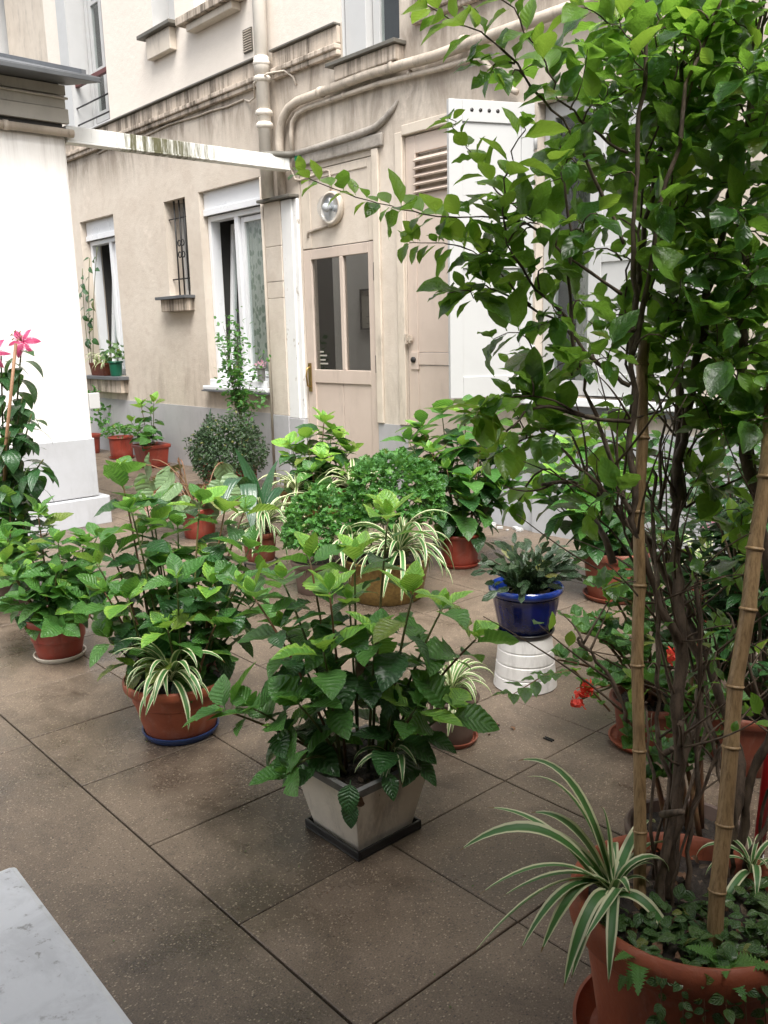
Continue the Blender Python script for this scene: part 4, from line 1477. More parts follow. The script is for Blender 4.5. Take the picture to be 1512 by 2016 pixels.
GH = "potted hydrangeas standing about the yard"
GS = "variegated spider plants"
TIPS_C = [(-1.762, 1.308, 0.684), (-1.671, 1.501, 0.78), (-1.504, 1.424, 0.619), (-1.872, 1.2, 0.588), (-1.631, 1.24, 0.485), (-1.782, 1.126, 0.368), (-1.488, 1.636, 0.452), (-1.442, 1.489, 0.355), (-1.657, 1.132, 0.231), (-1.657, 1.493, 0.306), (-1.768, 1.441, 0.54), (-1.878, 1.295, 0.469), (-1.59, 1.575, 0.427), (-1.88, 1.304, 0.604), (-1.789, 1.482, 0.65), (-1.679, 1.303, 0.614), (-1.586, 1.372, 0.498), (-1.544, 1.569, 0.54), (-1.845, 1.082, 0.355), (-1.659, 1.181, 0.397), (-1.479, 1.409, 0.382)]
TIPS_B = [(-2.783, 1.283, 0.855), (-2.649, 1.247, 0.749), (-2.545, 1.444, 0.757), (-2.546, 1.538, 0.718), (-2.719, 1.361, 0.675), (-2.395, 1.26, 0.561), (-2.672, 1.179, 0.61), (-2.416, 1.54, 0.596), (-2.314, 1.432, 0.525), (-2.625, 1.121, 0.502), (-2.593, 1.11, 0.35), (-2.384, 1.21, 0.41), (-2.312, 1.339, 0.413), (-2.379, 1.526, 0.421), (-2.683, 1.281, 0.482), (-2.556, 1.448, 0.562), (-2.494, 1.206, 0.299), (-2.527, 1.151, 0.491), (-2.399, 1.41, 0.268), (-2.577, 1.368, 0.378), (-2.601, 1.32, 0.561), (-2.394, 1.387, 0.518), (-2.752, 1.356, 0.725), (-2.716, 1.447, 0.644), (-2.569, 1.627, 0.691), (-2.422, 1.581, 0.507), (-2.748, 1.156, 0.566)]
TIPS_A = [(-3.62, 1.294, 0.597), (-3.449, 1.301, 0.493), (-3.475, 1.415, 0.458), (-3.537, 1.146, 0.359), (-3.277, 1.373, 0.247), (-3.349, 1.239, 0.177), (-3.649, 1.255, 0.424), (-3.528, 1.392, 0.331), (-3.597, 1.134, 0.241), (-3.407, 1.214, 0.307), (-3.398, 1.393, 0.356), (-3.41, 1.264, 0.381), (-3.458, 1.151, 0.289), (-3.384, 1.305, 0.271), (-3.491, 1.479, 0.476), (-3.684, 1.16, 0.393)]
TIPS_L = [(-4.334, 1.421, 0.528), (-4.217, 1.353, 0.381), (-4.313, 1.45, 0.297), (-4.39, 1.336, 0.458), (-4.17, 1.354, 0.215), (-4.475, 1.441, 0.61), (-4.378, 1.503, 0.459)]
TIPS_G = [(-5.029, 3.911, 0.674), (-5.055, 3.773, 0.566), (-4.982, 3.995, 0.528), (-5.168, 3.703, 0.505), (-4.888, 3.762, 0.424), (-4.909, 4.052, 0.445), (-4.878, 3.673, 0.345), (-4.977, 3.947, 0.6), (-5.091, 3.77, 0.442), (-4.84, 3.942, 0.334)]
TIPS_R1 = [(-3.504, 3.415, 0.783), (-3.507, 3.581, 0.835), (-3.313, 3.575, 0.854), (-3.255, 3.697, 0.791), (-3.136, 3.722, 0.689), (-3.087, 3.73, 0.536), (-3.34, 3.329, 0.657), (-3.148, 3.424, 0.512), (-3.539, 3.348, 0.695), (-3.272, 3.376, 0.56), (-3.148, 3.609, 0.615), (-3.096, 3.613, 0.437), (-3.167, 3.547, 0.731), (-3.393, 3.585, 0.683), (-3.416, 3.342, 0.479)]
TIPS_R2 = [(-2.534, 3.501, 0.769), (-2.472, 3.663, 0.821), (-2.494, 3.35, 0.63), (-2.363, 3.428, 0.658), (-2.356, 3.688, 0.727), (-2.54, 3.335, 0.503), (-2.377, 3.333, 0.5), (-2.279, 3.493, 0.562), (-2.315, 3.697, 0.605), (-2.652, 3.417, 0.681), (-2.259, 3.744, 0.555), (-2.319, 3.413, 0.447), (-2.649, 3.376, 0.535)]
TRUNKS = [
  [(-0.723, 1.31, 0.315, 0.017), (-0.725, 1.344, 0.436, 0.017), (-0.749, 1.36, 0.571, 0.016), (-0.761, 1.393, 0.724, 0.016), (-0.803, 1.42, 0.863, 0.016), (-0.82, 1.449, 0.97, 0.015), (-0.824, 1.472, 1.109, 0.013), (-0.817, 1.491, 1.246, 0.012), (-0.809, 1.509, 1.37, 0.01), (-0.781, 1.534, 1.549, 0.008), (-0.757, 1.542, 1.685, 0.006), (-0.757, 1.551, 1.813, 0.004)],
  [(-0.82, 1.449, 0.97, 0.012), (-0.861, 1.509, 1.113, 0.01), (-0.893, 1.562, 1.253, 0.009), (-0.939, 1.598, 1.436, 0.007), (-0.942, 1.645, 1.6, 0.006), (-0.947, 1.703, 1.803, 0.004), (-0.956, 1.713, 1.969, 0.003)],
  [(-0.713, 1.266, 0.34, 0.011), (-0.723, 1.331, 0.483, 0.01), (-0.734, 1.357, 0.607, 0.009)],
  [(-0.742, 1.316, 0.307, 0.012), (-0.757, 1.406, 0.502, 0.012), (-0.756, 1.477, 0.632, 0.011), (-0.81, 1.476, 0.771, 0.01), (-0.861, 1.454, 0.885, 0.01), (-0.919, 1.385, 0.976, 0.008), (-0.958, 1.326, 1.023, 0.006), (-0.985, 1.263, 1.019, 0.004)],
  [(-0.761, 1.393, 0.724, 0.012), (-0.808, 1.351, 0.857, 0.009), (-0.837, 1.325, 0.978, 0.01), (-0.854, 1.349, 1.118, 0.009), (-0.87, 1.37, 1.293, 0.009), (-0.875, 1.364, 1.439, 0.007), (-0.882, 1.384, 1.631, 0.006), (-0.871, 1.386, 1.794, 0.005), (-0.874, 1.396, 1.888, 0.004)],
  [(-0.87, 1.37, 1.293, 0.008), (-0.908, 1.445, 1.428, 0.008), (-0.912, 1.488, 1.58, 0.007), (-0.898, 1.541, 1.696, 0.006), (-0.914, 1.573, 1.858, 0.004)],
  [(-0.864, 1.363, 1.25, 0.008), (-0.839, 1.377, 1.453, 0.007), (-0.818, 1.41, 1.678, 0.005), (-0.785, 1.459, 1.817, 0.004)],
  [(-0.688, 1.439, 0.308, 0.018), (-0.679, 1.489, 0.438, 0.016), (-0.707, 1.512, 0.513, 0.014), (-0.774, 1.515, 0.667, 0.011), (-0.836, 1.512, 0.787, 0.009)],
  [(-0.679, 1.489, 0.438, 0.012), (-0.648, 1.527, 0.549, 0.012), (-0.622, 1.534, 0.674, 0.012), (-0.658, 1.499, 0.893, 0.016), (-0.695, 1.475, 1.046, 0.015), (-0.721, 1.473, 1.133, 0.013), (-0.729, 1.484, 1.298, 0.01), (-0.749, 1.481, 1.458, 0.008), (-0.745, 1.485, 1.659, 0.006), (-0.745, 1.513, 1.847, 0.004)],
  [(-0.837, 1.325, 0.978, 0.008), (-0.885, 1.312, 1.11, 0.006), (-0.9, 1.285, 1.174, 0.005), (-0.928, 1.26, 1.296, 0.005), (-0.932, 1.269, 1.44, 0.004), (-0.948, 1.258, 1.563, 0.003)],
  [(-0.857, 1.351, 1.136, 0.007), (-0.884, 1.263, 1.146, 0.006), (-0.921, 1.171, 1.181, 0.004), (-0.935, 1.11, 1.135, 0.003)],
  [(-0.859, 1.353, 1.198, 0.007), (-0.908, 1.324, 1.233, 0.006), (-0.959, 1.289, 1.305, 0.004), (-0.993, 1.231, 1.341, 0.003), (-1.037, 1.162, 1.377, 0.002)],
  [(-0.886, 1.355, 1.355, 0.005), (-0.944, 1.279, 1.416, 0.004), (-0.98, 1.226, 1.475, 0.003), (-1.017, 1.158, 1.487, 0.0025), (-1.055, 1.082, 1.482, 0.002), (-1.1, 1.022, 1.5, 0.0016), (-1.145, 0.962, 1.519, 0.0013), (-1.193, 0.902, 1.551, 0.001)],
  [(-0.98, 1.226, 1.475, 0.003), (-1.017, 1.184, 1.521, 0.002), (-1.039, 1.158, 1.57, 0.0016), (-1.077, 1.124, 1.646, 0.001)],
  [(-0.883, 1.354, 1.439, 0.005), (-0.942, 1.283, 1.621, 0.004), (-0.962, 1.214, 1.67, 0.0035), (-0.994, 1.156, 1.746, 0.0025), (-1.026, 1.096, 1.769, 0.002), (-1.057, 1.055, 1.798, 0.0016), (-1.09, 1.01, 1.822, 0.001)],
  [(-0.908, 1.375, 1.593, 0.004), (-0.953, 1.255, 1.666, 0.003), (-0.95, 1.224, 1.707, 0.0025), (-0.981, 1.17, 1.794, 0.002), (-0.999, 1.131, 1.834, 0.001)],
  [(-0.993, 1.231, 1.341, 0.003), (-1.037, 1.149, 1.435, 0.002), (-1.072, 1.098, 1.445, 0.0015), (-1.101, 1.05, 1.446, 0.001)],
  [(-0.884, 1.263, 1.146, 0.004), (-0.911, 1.185, 1.189, 0.003), (-0.943, 1.119, 1.192, 0.0025), (-0.956, 1.083, 1.177, 0.002), (-0.961, 1.058, 1.162, 0.0014)],
  [(-0.886, 1.335, 0.988, 0.005), (-0.912, 1.292, 1.047, 0.004), (-0.946, 1.232, 1.123, 0.003), (-0.972, 1.167, 1.109, 0.002), (-0.991, 1.123, 1.081, 0.0013)],
  [(-0.923, 1.268, 1.305, 0.004), (-0.94, 1.178, 1.372, 0.003), (-0.945, 1.101, 1.441, 0.0025), (-0.932, 1.102, 1.545, 0.002), (-0.909, 1.117, 1.609, 0.0014)],
  [(-0.811, 1.299, 0.6, 0.006), (-0.841, 1.291, 0.682, 0.006), (-0.893, 1.253, 0.751, 0.005)]]
LOBES = [(-0.916, 1.478, 1.807, 0.143, 20), (-0.797, 1.523, 1.771, 0.13, 30), (-0.95, 1.334, 1.717, 0.106, 9), (-0.796, 1.504, 1.606, 0.132, 30), (-0.931, 1.482, 1.626, 0.113, 15), (-0.959, 1.309, 1.569, 0.091, 7), (-0.96, 1.214, 1.464, 0.088, 6), (-0.926, 1.343, 1.408, 0.11, 10), (-0.842, 1.447, 1.44, 0.127, 22), (-0.739, 1.483, 1.433, 0.122, 26), (-0.968, 1.187, 1.306, 0.081, 5), (-0.928, 1.292, 1.252, 0.093, 9), (-0.878, 1.435, 1.284, 0.113, 13), (-0.764, 1.48, 1.264, 0.127, 24), (-0.679, 1.467, 1.162, 0.098, 14), (-0.94, 1.209, 1.178, 0.066, 4), (-0.904, 1.324, 1.117, 0.078, 5), (-0.72, 1.47, 1.071, 0.084, 6), (-0.777, 1.635, 1.316, 0.126, 14), (-1.013, 1.147, 1.738, 0.084, 4), (-1.023, 1.121, 1.392, 0.056, 2), (-0.822, 1.442, 1.102, 0.079, 4), (-0.951, 1.648, 1.74, 0.158, 16), (-0.7, 1.444, 1.659, 0.091, 10), (-0.759, 1.543, 0.954, 0.081, 4), (-0.694, 1.518, 0.883, 0.07, 4), (-0.883, 1.346, 1.015, 0.07, 3)]
BAMBOO = [(-0.736, 1.243, 0.3), (-0.807, 1.315, 0.79), (-0.866, 1.398, 1.274), (-0.6, 1.242, 0.3), (-0.632, 1.336, 0.72), (-0.652, 1.447, 1.148), (-0.667, 1.496, 1.362)]
LILY = [(-3.437, 1.144, 0.854), (-3.377, 1.261, 1.263), (-3.366, 1.208, 1.298), (-3.44, 1.161, 1.266)]
LILYSTEMS = [(-3.41, 1.192, 0.662), (-3.45, 1.157, 1.191), (-3.39, 1.214, 0.661), (-3.423, 1.17, 1.134), (-3.377, 1.229, 0.661), (-3.411, 1.217, 0.996), (-3.423, 1.147, 0.566), (-3.376, 1.212, 1.298)]
SPID = [(-0.764, 1.193, 0.37), (-0.641, 1.462, 0.32), (-2.369, 1.289, 0.275), (-1.361, 1.319, 0.333), (-2.968, 2.729, 0.303), (-3.153, 2.582, 0.249), (-1.824, 1.885, 0.217), (-4.992, 3.609, 0.322), (-4.724, 3.918, 0.348), (-3.995, 2.642, 0.277), (-9.78, 4.4, 1.084)]
SPIDBIG = [(-0.929, 1.136, 0.539), (-0.905, 1.127, 0.519), (-0.967, 1.096, 0.446), (-0.947, 1.0, 0.411), (-0.901, 1.139, 0.446), (-0.794, 1.193, 0.479), (-0.895, 0.995, 0.355), (-0.886, 1.044, 0.331), (-0.866, 0.944, 0.282), (-0.802, 0.991, 0.302), (-0.79, 1.029, 0.283), (-0.736, 1.02, 0.254), (-0.74, 1.046, 0.255), (-0.714, 1.041, 0.343), (-0.679, 1.06, 0.275), (-0.806, 1.402, 0.356), (-0.764, 1.407, 0.319), (-0.638, 1.219, 0.243), (-0.822, 1.105, 0.299), (-0.993, 1.162, 0.355), (-0.714, 1.17, 0.362)]
GERF = [(-1.346, 1.943, 0.308), (-1.343, 1.909, 0.285), (-1.119, 2.011, 0.446), (-1.108, 2.101, 0.448)]
MISC = [(-1.486, 2.875, 0.6), (-1.111, 2.372, 0.097), (-0.895, 1.645, 0.19), (-0.764, 1.807, 0.484), (-0.744, 1.724, 0.144), (-1.02, 1.059, 1.627), (-0.681, 1.597, 0.25)]
SPRIG = [(-1.321, 2.022, 0.223), (-1.36, 1.901, 0.372), (-1.391, 1.805, 0.373), (-1.417, 1.704, 0.34)]
BEGO = [(-5.195, 2.822, 0.502), (-5.411, 2.73, 0.493), (-4.926, 2.919, 0.332), (-5.303, 2.666, 0.391), (-5.016, 2.676, 0.371), (-5.088, 3.085, 0.465), (-5.061, 2.748, 0.272), (-5.265, 2.673, 0.275), (-5.003, 2.807, 0.254), (-5.452, 2.674, 0.461)]
CLIV = [(-4.014, 2.578, 0.484), (-3.974, 2.541, 0.715), (-3.792, 2.453, 0.27), (-4.012, 2.618, 0.507), (-4.085, 2.521, 0.708), (-3.953, 2.365, 0.37), (-4.01, 2.659, 0.388), (-4.058, 2.649, 0.527), (-4.154, 2.593, 0.695), (-3.975, 2.725, 0.469), (-3.989, 2.808, 0.543), (-3.915, 2.831, 0.346), (-4.046, 2.702, 0.406), (-4.087, 2.773, 0.537), (-4.104, 2.851, 0.599)]
FLOORP = [(-1.606, 2.116, 0.0), (-1.747, 2.089, 0.0), (-1.792, 2.07, 0.0), (-1.76, 1.996, 0.0), (-1.616, 0.749, 0.0), (-2.396, 1.011, 0.0), (-3.166, 2.276, 0.0), (-1.414, 1.236, 0.0), (-1.66, 2.326, 0.0)]
LILY_TOP = [(-4.243, 1.527, 1.298), (-4.279, 1.396, 1.25)]
LILY_ST = [((0, 0, 0), (-4.265, 1.536, 1.307)), ((0, 0, 0), (-4.273, 1.436, 1.258)), ((0, 0, 0), (-4.219, 1.526, 0.958)), ((0, 0, 0), (-4.224, 1.42, 0.883)), ((0, 0, 0), (-4.103, 1.516, 0.751)), ((0, 0, 0), (-4.309, 1.526, 1.039))]
LILY_STAKE = [(-4.279, 1.405, 0.784), (-4.211, 1.485, 1.289)]

# ---- hydrangea in the square cast-stone planter (foreground)
pc = Vector((-1.640, 1.357, 0))
tr = MB()
for a, b, c, d, e, f in ((-.108, .115, -.113, .108, 0, .006), (-.108, .115, -.113, -.106, .0061, .026), (-.108, .115, .101, .108, .0061, .026), (-.108, -.101, -.106, .101, .0061, .026), (.108, .115, -.106, .101, .0061, .026)):
    tr.box(pc.x + a, pc.x + b, pc.y + c, pc.y + d, e, f)
tag(tr.build("planter_tray", MT["black"], bevel=.002), "square black tray under the cast stone planter in the foreground", "saucer", "saucers under the flower pots")
hc = thing("potted_hydrangea", "large bright green hydrangea in a square cast stone planter in the foreground", "potted plant", (pc.x, pc.y, .007), GH)


def square_pot(root, c, b, t, z0, z1, th, mat, rim_mat, rim_h=.022):
    def ring(a, z):
        return [(c.x - a, c.y - a, z), (c.x + a, c.y - a, z), (c.x + a, c.y + a, z), (c.x - a, c.y + a, z)]
    at = lambda z: b + (t - b) * (z - z0) / (z1 - z0)
    zi = z0 + (z1 - z0) * .72
    lv = [(b, z0), (at(z1 - rim_h), z1 - rim_h), (t, z1), (t - th, z1), (at(zi) - th, zi)]
    vs_, fs = [], []
    for a, z in lv:
        vs_ += ring(a, z)
    for i in range(len(lv) - 1):
        for k in range(4):
            fs.append((i * 4 + k, i * 4 + (k + 1) % 4, i * 4 + 4 + (k + 1) % 4, i * 4 + 4 + k))
    fs.append((3, 2, 1, 0))
    fs.append(tuple(len(lv) * 4 - 4 + k for k in range(4)))
    MB().add(vs_, fs).build("pot", mat, root, bevel=.0035)
    q = []
    for a, z in ((at(z1 - rim_h) + .0015, z1 - rim_h), (t + .002, z1 + .001), (t - th - .001, z1 + .001), (t - th - .001, z1 - .02)):
        q += ring(a, z)
    fs = []
    for i in range(3):
        for k in range(4):
            fs.append((i * 4 + k, i * 4 + (k + 1) % 4, i * 4 + 4 + (k + 1) % 4, i * 4 + 4 + k))
    MB().add(q, fs).build("rim", rim_mat, root)
    zs_ = z0 + (z1 - z0) * .86
    s = at(zs_) - th * 1.0
    rn = random.Random(3)
    n = 9
    vs_ = [(c.x - s + 2 * s * i / n, c.y - s + 2 * s * j / n, zs_ + rn.uniform(-.008, .012)) for j in range(n + 1) for i in range(n + 1)]
    fs = [(j * (n + 1) + i, j * (n + 1) + i + 1, (j + 1) * (n + 1) + i + 1, (j + 1) * (n + 1) + i) for j in range(n) for i in range(n)]
    MB().add(vs_, fs, True).build("soil", MT["soil"], root)


square_pot(hc, pc, .093, .134, .0075, .205, .012, MT["stone_pot"], MT["stone_rim"])
MB().add([(pc.x + .0995 + .2 * (z - .04), pc.y + y, z) for y, z in ((-.022, .058), (.0, .046), (.020, .060), (-.002, .074))], [(0, 1, 2, 3)]).build("drain_hole", MT["black"], hc)
hydrangea(hc, (pc.x, pc.y, .18), .10, [(x + .02 * (x - pc.x), y, z + (.045 if z > .45 else 0)) for x, y, z in TIPS_C], .130, 21, .050, young=.62, skip=.20, low=.30, shoots=.06)
rn = random.Random(77)
for k, (dx, dy, z, an, pt) in enumerate(((.17, -.19, .235, -.9, -52), (.19, -.20, .20, -1.1, -70), (-.19, -.17, .235, -2.2, -30), (-.2, -.06, .25, 2.9, -25), (.19, -.05, .23, -.3, -40), (.0, -.19, .235, -1.8, -30), (-.10, -.19, .23, -2.0, -48), (.19, .08, .235, .2, -35))):
    f = Vector((math.cos(an) * math.cos(R_(pt)), math.sin(an) * math.cos(R_(pt)), math.sin(R_(pt))))
    put("leaf", rn.choice(HYD["d"]), hc, frame((pc.x + dx * .7, pc.y + dy * .7, z), f, (f.x * .5, f.y * .5, 1), .095 * rn.uniform(.8, 1.1)))
dl_ = leaf_mesh("withered_leaf", MT["dead"], ovate(.24, .5), 8, .1, .6, 1.6, .06, .25)
put("withered_leaf", dl_, hc, frame((pc.x + .128, pc.y - .128, .215), (.25, -.15, -1), (.8, -.7, .3), .085))
put("withered_leaf", dl_, hc, frame((pc.x + .02, pc.y + .03, .46), (-.6, -.5, -.3), (.3, -.6, .8), .09))
spc = thing("spider_plant", "small trailing spider plant at the right corner of the square stone planter", "plant", (-1.545, 1.40, .18), GS)
spider(spc, (-1.545, 1.40, .205), 12, .15, 9, sect=(-2.4, .6))

# ---- hydrangea with blue saucer
cb_ = (-2.510, 1.296, 0)
saucer("saucer", "round blue plastic saucer under the pale terracotta pot left of centre", cb_, .128, .026, "blue_dish")
hb = thing("potted_hydrangea", "bushy dark green hydrangea in a pale terracotta bowl on a blue saucer", "potted plant", (cb_[0], cb_[1], .01), GH)
terracotta(hb, (cb_[0], cb_[1], .0101), .176, .115, .195, "terra_lt", bands=(.62,))
hydrangea(hb, (cb_[0], cb_[1], .17), .13, TIPS_B, .130, 31, .052, young=.42, skip=.10, low=.12, shoots=.10)
sb_ = thing("spider_plant", "spider plant hanging over the rim of the pale terracotta bowl on the blue saucer", "plant", (-2.43, 1.20, .19), GS)
spider(sb_, (-2.395, 1.215, .245), 32, .225, 17, spread=1.6, sect=(-2.7, .7), lo=.6, wid=1.1)

# ---- hydrangea with cream saucer (left)
ca_ = (-3.507, 1.284, 0)
saucer("saucer", "round cream saucer under the red terracotta pot at the left", ca_, .106, .022, "cream_dish")
ha = thing("potted_hydrangea", "low hydrangea in a red banded pot on a cream saucer at the left", "potted plant", (ca_[0], ca_[1], .01), GH)
terracotta(ha, (ca_[0], ca_[1], .0101), .136, .088, .178, "terra_red", bands=(.45,))
hydrangea(ha, (ca_[0], ca_[1], .155), .10, TIPS_A, .135, 41, .045, young=.22, skip=.05, shoots=.4)

# ---- far-left hydrangea and the lily
hl_ = thing("potted_hydrangea", "dark hydrangea crowding the left edge below the pink lily", "potted plant", (-4.40, 1.38, 0), GH)
terracotta(hl_, (-4.40, 1.38, 0), .13, .10, .15, "brown_pot")
hydrangea(hl_, (-4.40, 1.38, .13), .10, TIPS_L, .15, 43, .05, young=.12, skip=.03, shoots=.4)
ll = thing("potted_lily", "tall pink lily tied to a stake against the white outbuilding", "potted plant", (-4.75, 1.52, 0))
terracotta(ll, (-4.75, 1.52, 0), .13, .10, .24, "terra")
rn = random.Random(8)
flowers = [(LILY_TOP[0], (.75, -.55, .30)), (LILY_TOP[1], (.6, -.75, .12))]
for si, (b, t) in enumerate(LILY_ST):
    b = Vector((-4.75 + .03 * si, 1.52 - .02 * si, .2))
    t = Vector(t)
    pts = bez(b, b * .35 + t * .65 + Vector((.01, 0, .08)), t, 12)
    MB().tube(pts, [.006 - .0025 * i / 12 for i in range(13)], 6).build("stem", MT["hstem"], ll)
    k = 0
    tt = .20
    while tt < .93:
        i = min(11, int(tt * 12))
        p = pts[i].lerp(pts[i + 1], tt * 12 - i)
        an = k * 2.4 + si
        pit = R_(rn.gauss(2, 14))
        f = Vector((math.cos(an) * math.cos(pit), math.sin(an) * math.cos(pit), math.sin(pit)))
        put("leaf", rn.choice(LIL), ll, frame(p, f, (0, 0, 1), rn.uniform(.14, .20) * (1.1 - .35 * tt), rn.uniform(.15, .19) * 1.25))
        tt += .034
        k += 1
for p, axis in flowers:
    ax = Vector(axis).normalized()
    a = ax.orthogonal().normalized()
    b = ax.cross(a)
    p = Vector(p)
    for k in range(6):
        an = k * math.pi / 3 + .35
        out = a * math.cos(an) + b * math.sin(an)
        f = (out * .80 + ax * .60).normalized()
        u = (ax * .80 - out * .60).normalized()
        put("petal", PET[k % 2], ll, frame(p - ax * .02, f, u, .092, .092 * (1.15 if k % 2 else .85)))
    for k in range(6):
        an = k * math.pi / 3
        out = a * math.cos(an) + b * math.sin(an)
        q = p + ax * .085 + out * .022
        MB().tube([p, p + ax * .05 + out * .008, q], .0016, 4).tube([q - a * .007, q + a * .007], .0028, 5).build("stamen", MT["wood"], ll)
stk = MB().tube([(-4.70, 1.47, .2), LILY_STAKE[0], LILY_STAKE[1]], [.009, .008, .0075], 7)
tag(stk.build("lily_stake", MT["wood"]), "brown wooden stake leaning beside the pink lily", "stake")

# ---- spider plant in brown pot (right of the square planter)
cd_ = (-1.825, 1.898, 0)
saucer("saucer", "terracotta saucer under the small brown pot behind the square planter", cd_, .083, .018, "terra")
sdp = thing("potted_spider_plant", "pale spider plant in a small brown pot behind the square stone planter", "potted plant", (cd_[0], cd_[1], .008), GS)
terracotta(sdp, (cd_[0], cd_[1], .0081), .088, .066, .152, "brown_pot", band=False)
spider(sdp, (cd_[0], cd_[1], .165), 44, .20, 23, SPY, wid=.95)

# ---- blue pot on the upturned white pot
cw = (-1.952, 2.423, 0)
wp = thing("upturned_pot", "white ribbed plastic pot turned upside down as a pedestal for the blue pot", "pot", cw)
prof = [(.112, 0), (.118, .004), (.117, .012)]
for z in (.05, .10, .15):
    r = .117 - .10 * z
    prof += [(r + .001, z - .005), (r - .002, z - .002), (r - .003, z + .001), (r, z + .003)]
prof += [(.096, .196), (.092, .2), (.01, .2)]
autosmooth(MB().lathe(prof, cw, 48).build("pot", MT["white_pot"], wp), 12)
bs = MB().lathe([(.095, 0), (.098, .003), (.106, .016), (.106, .02), (.100, .02), (.096, .008), (.01, .007)], (cw[0], cw[1], .2008), 44).build("saucer", MT["black"])
tag(bs, "shiny black saucer between the white pedestal and the blue pot", "saucer", "saucers under the flower pots")
bp = thing("potted_cactus", "glossy dark blue fluted pot holding a bushy flat-stemmed cactus", "potted plant", (cw[0], cw[1], .209))
zb_ = .2092
prof = [(.088, 0), (.095, .004), (.106, .05), (.118, .11), (.121, .140), (.123, .142)]
autosmooth(MB().lathe(prof + [(.121, .144)], (cw[0], cw[1], zb_), 96, flute=22, fl_amp=.018).build("pot", MT["blue_glaze"], bp), 50)
autosmooth(MB().lathe([(.121, .144), (.130, .150), (.137, .160), (.137, .172), (.130, .178), (.118, .174), (.112, .16), (.108, .13), (.01, .128)], (cw[0], cw[1], zb_), 60).build("rim", MT["blue_rim"], bp), 50)
soil_disc(bp, (cw[0], cw[1], zb_ + .140), .109)
rn = random.Random(12)
for k in range(85):
    an = rn.uniform(0, 2 * math.pi)
    p = Vector((cw[0] + .05 * math.cos(an) * rn.random(), cw[1] + .05 * math.sin(an) * rn.random(), zb_ + .145))
    el = rn.uniform(.65, 1.45)
    for j in range(4):
        f = Vector((math.cos(an) * math.cos(el), math.sin(an) * math.cos(el), math.sin(el)))
        s = rn.uniform(.048, .072)
        put("leaf", rn.choice(CAC), bp, frame(p, f, (rn.gauss(0, 1), rn.gauss(0, 1), .6), s, s * .85))
        p = p + f * s * .93
        el -= rn.uniform(.1, .42)
        an += rn.gauss(0, .3)
        if p.z < zb_ + .12:
            break

# ---- gold pot with chrysanthemum and spider plant
cg = (-3.146, 2.806, 0)
gp_ = thing("potted_chrysanthemum", "rounded chrysanthemum bush in a gold flecked pot at the centre of the yard", "potted plant", cg)
terracotta(gp_, cg, .222, .178, .215, "gold", band=False, lip=.004)
mound(gp_, (-3.24, 2.96, .47), .215, 295, 700, MUM, .056, 5, (1.1, 1.1, .95), inner=.78, up=.9)
for k in range(14):
    an = k * 2.4
    MB().tube(bez((cg[0] + .06 * math.cos(an), cg[1] + .08 + .06 * math.sin(an), .17), (-3.18, 2.9, .36), (-3.20 + .15 * math.cos(an), 2.98 + .15 * math.sin(an), .5), 5), .003, 5).build("stem", MT["hstem"], gp_)
sg = thing("spider_plant", "broad leaved spider plant arching over the right rim of the gold flecked pot", "plant", (-2.97, 2.73, .2), GS)
spider(sg, (-3.0, 2.76, .255), 64, .40, 61, spread=1.0, wid=.9)
sg2 = thing("spider_plant", "thin leaved spider plant on the left rim of the gold flecked pot", "plant", (-3.27, 2.65, .2), GS)
spider(sg2, (-3.255, 2.665, .235), 28, .33, 62, wid=1.0)
mu2 = thing("potted_chrysanthemum", "low green chrysanthemum spilling left of the gold flecked pot", "potted plant", (-3.48, 2.62, 0))
terracotta(mu2, (-3.48, 2.62, 0), .13, .10, .17, "brown_pot")
mound(mu2, (-3.44, 2.66, .33), .19, 260, 450, MUM, .054, 15, (1.0, 1.05, .95), inner=.78, up=.9)

# ---- golden trough at the back with bright hydrangea and two spider plants
cgb = (-5.035, 3.820, 0)
gb = thing("potted_hydrangea", "lime green hydrangea in a gold trough in front of the glazed door", "potted plant", cgb, GH)
ga = .67
pot = MB().lathe([(.20, 0), (.205, .004), (.245, .185), (.245, .19), (.235, .19), (.225, .15), (.01, .15)], (0, 0, 0), 48, sq=.35, oval=(1.12, .62))
xf(pot, Matrix.Translation((cgb[0], cgb[1], 0)) @ Matrix.Rotation(math.atan2(.31, .27), 4, 'Z'))
autosmooth(pot.build("pot", MT["gold"], gb), 40)
hydrangea(gb, (cgb[0], cgb[1], .16), .10, TIPS_G, .19, 51, .06, HYS, young=.95, skip=.05, shoots=.3)
for nm, q, sd_ in (("spider plant in the left end of the gold trough before the glazed door", SPID[7], 71), ("spider plant in the right end of the gold trough before the glazed door", SPID[8], 72)):
    s_ = thing("spider_plant", nm, "plant", (q[0], q[1], .16), GS)
    spider(s_, (q[0], q[1], .21), 40, .36, sd_, SPY)

# ---- two hydrangeas against the wall on the right
c1 = (-3.29, 3.491, 0)
saucer("saucer", "red saucer under the pot by the wall at the foot of the open shutter", c1, .115, .022, "terra_red")
h1 = thing("potted_hydrangea", "tall dark hydrangea in a red pot below the open white shutter", "potted plant", (c1[0], c1[1], .008), GH)
terracotta(h1, (c1[0], c1[1], .0081), .125, .098, .185, "terra_red", band=False)
hydrangea(h1, (c1[0], c1[1], .16), .10, TIPS_R1, .185, 81, .055, HYS, young=.22, skip=.08, low=.10, shoots=.15)
c2 = (-2.33, 3.57, 0)
saucer("saucer", "terracotta saucer under the wide pot seen behind the bamboo cane", c2, .15, .025, "terra")
h2 = thing("potted_hydrangea", "leafy hydrangea in a wide terracotta pot seen through the shrub branches", "potted plant", (c2[0], c2[1], .008), GH)
terracotta(h2, (c2[0], c2[1], .0081), .165, .125, .24, "terra")
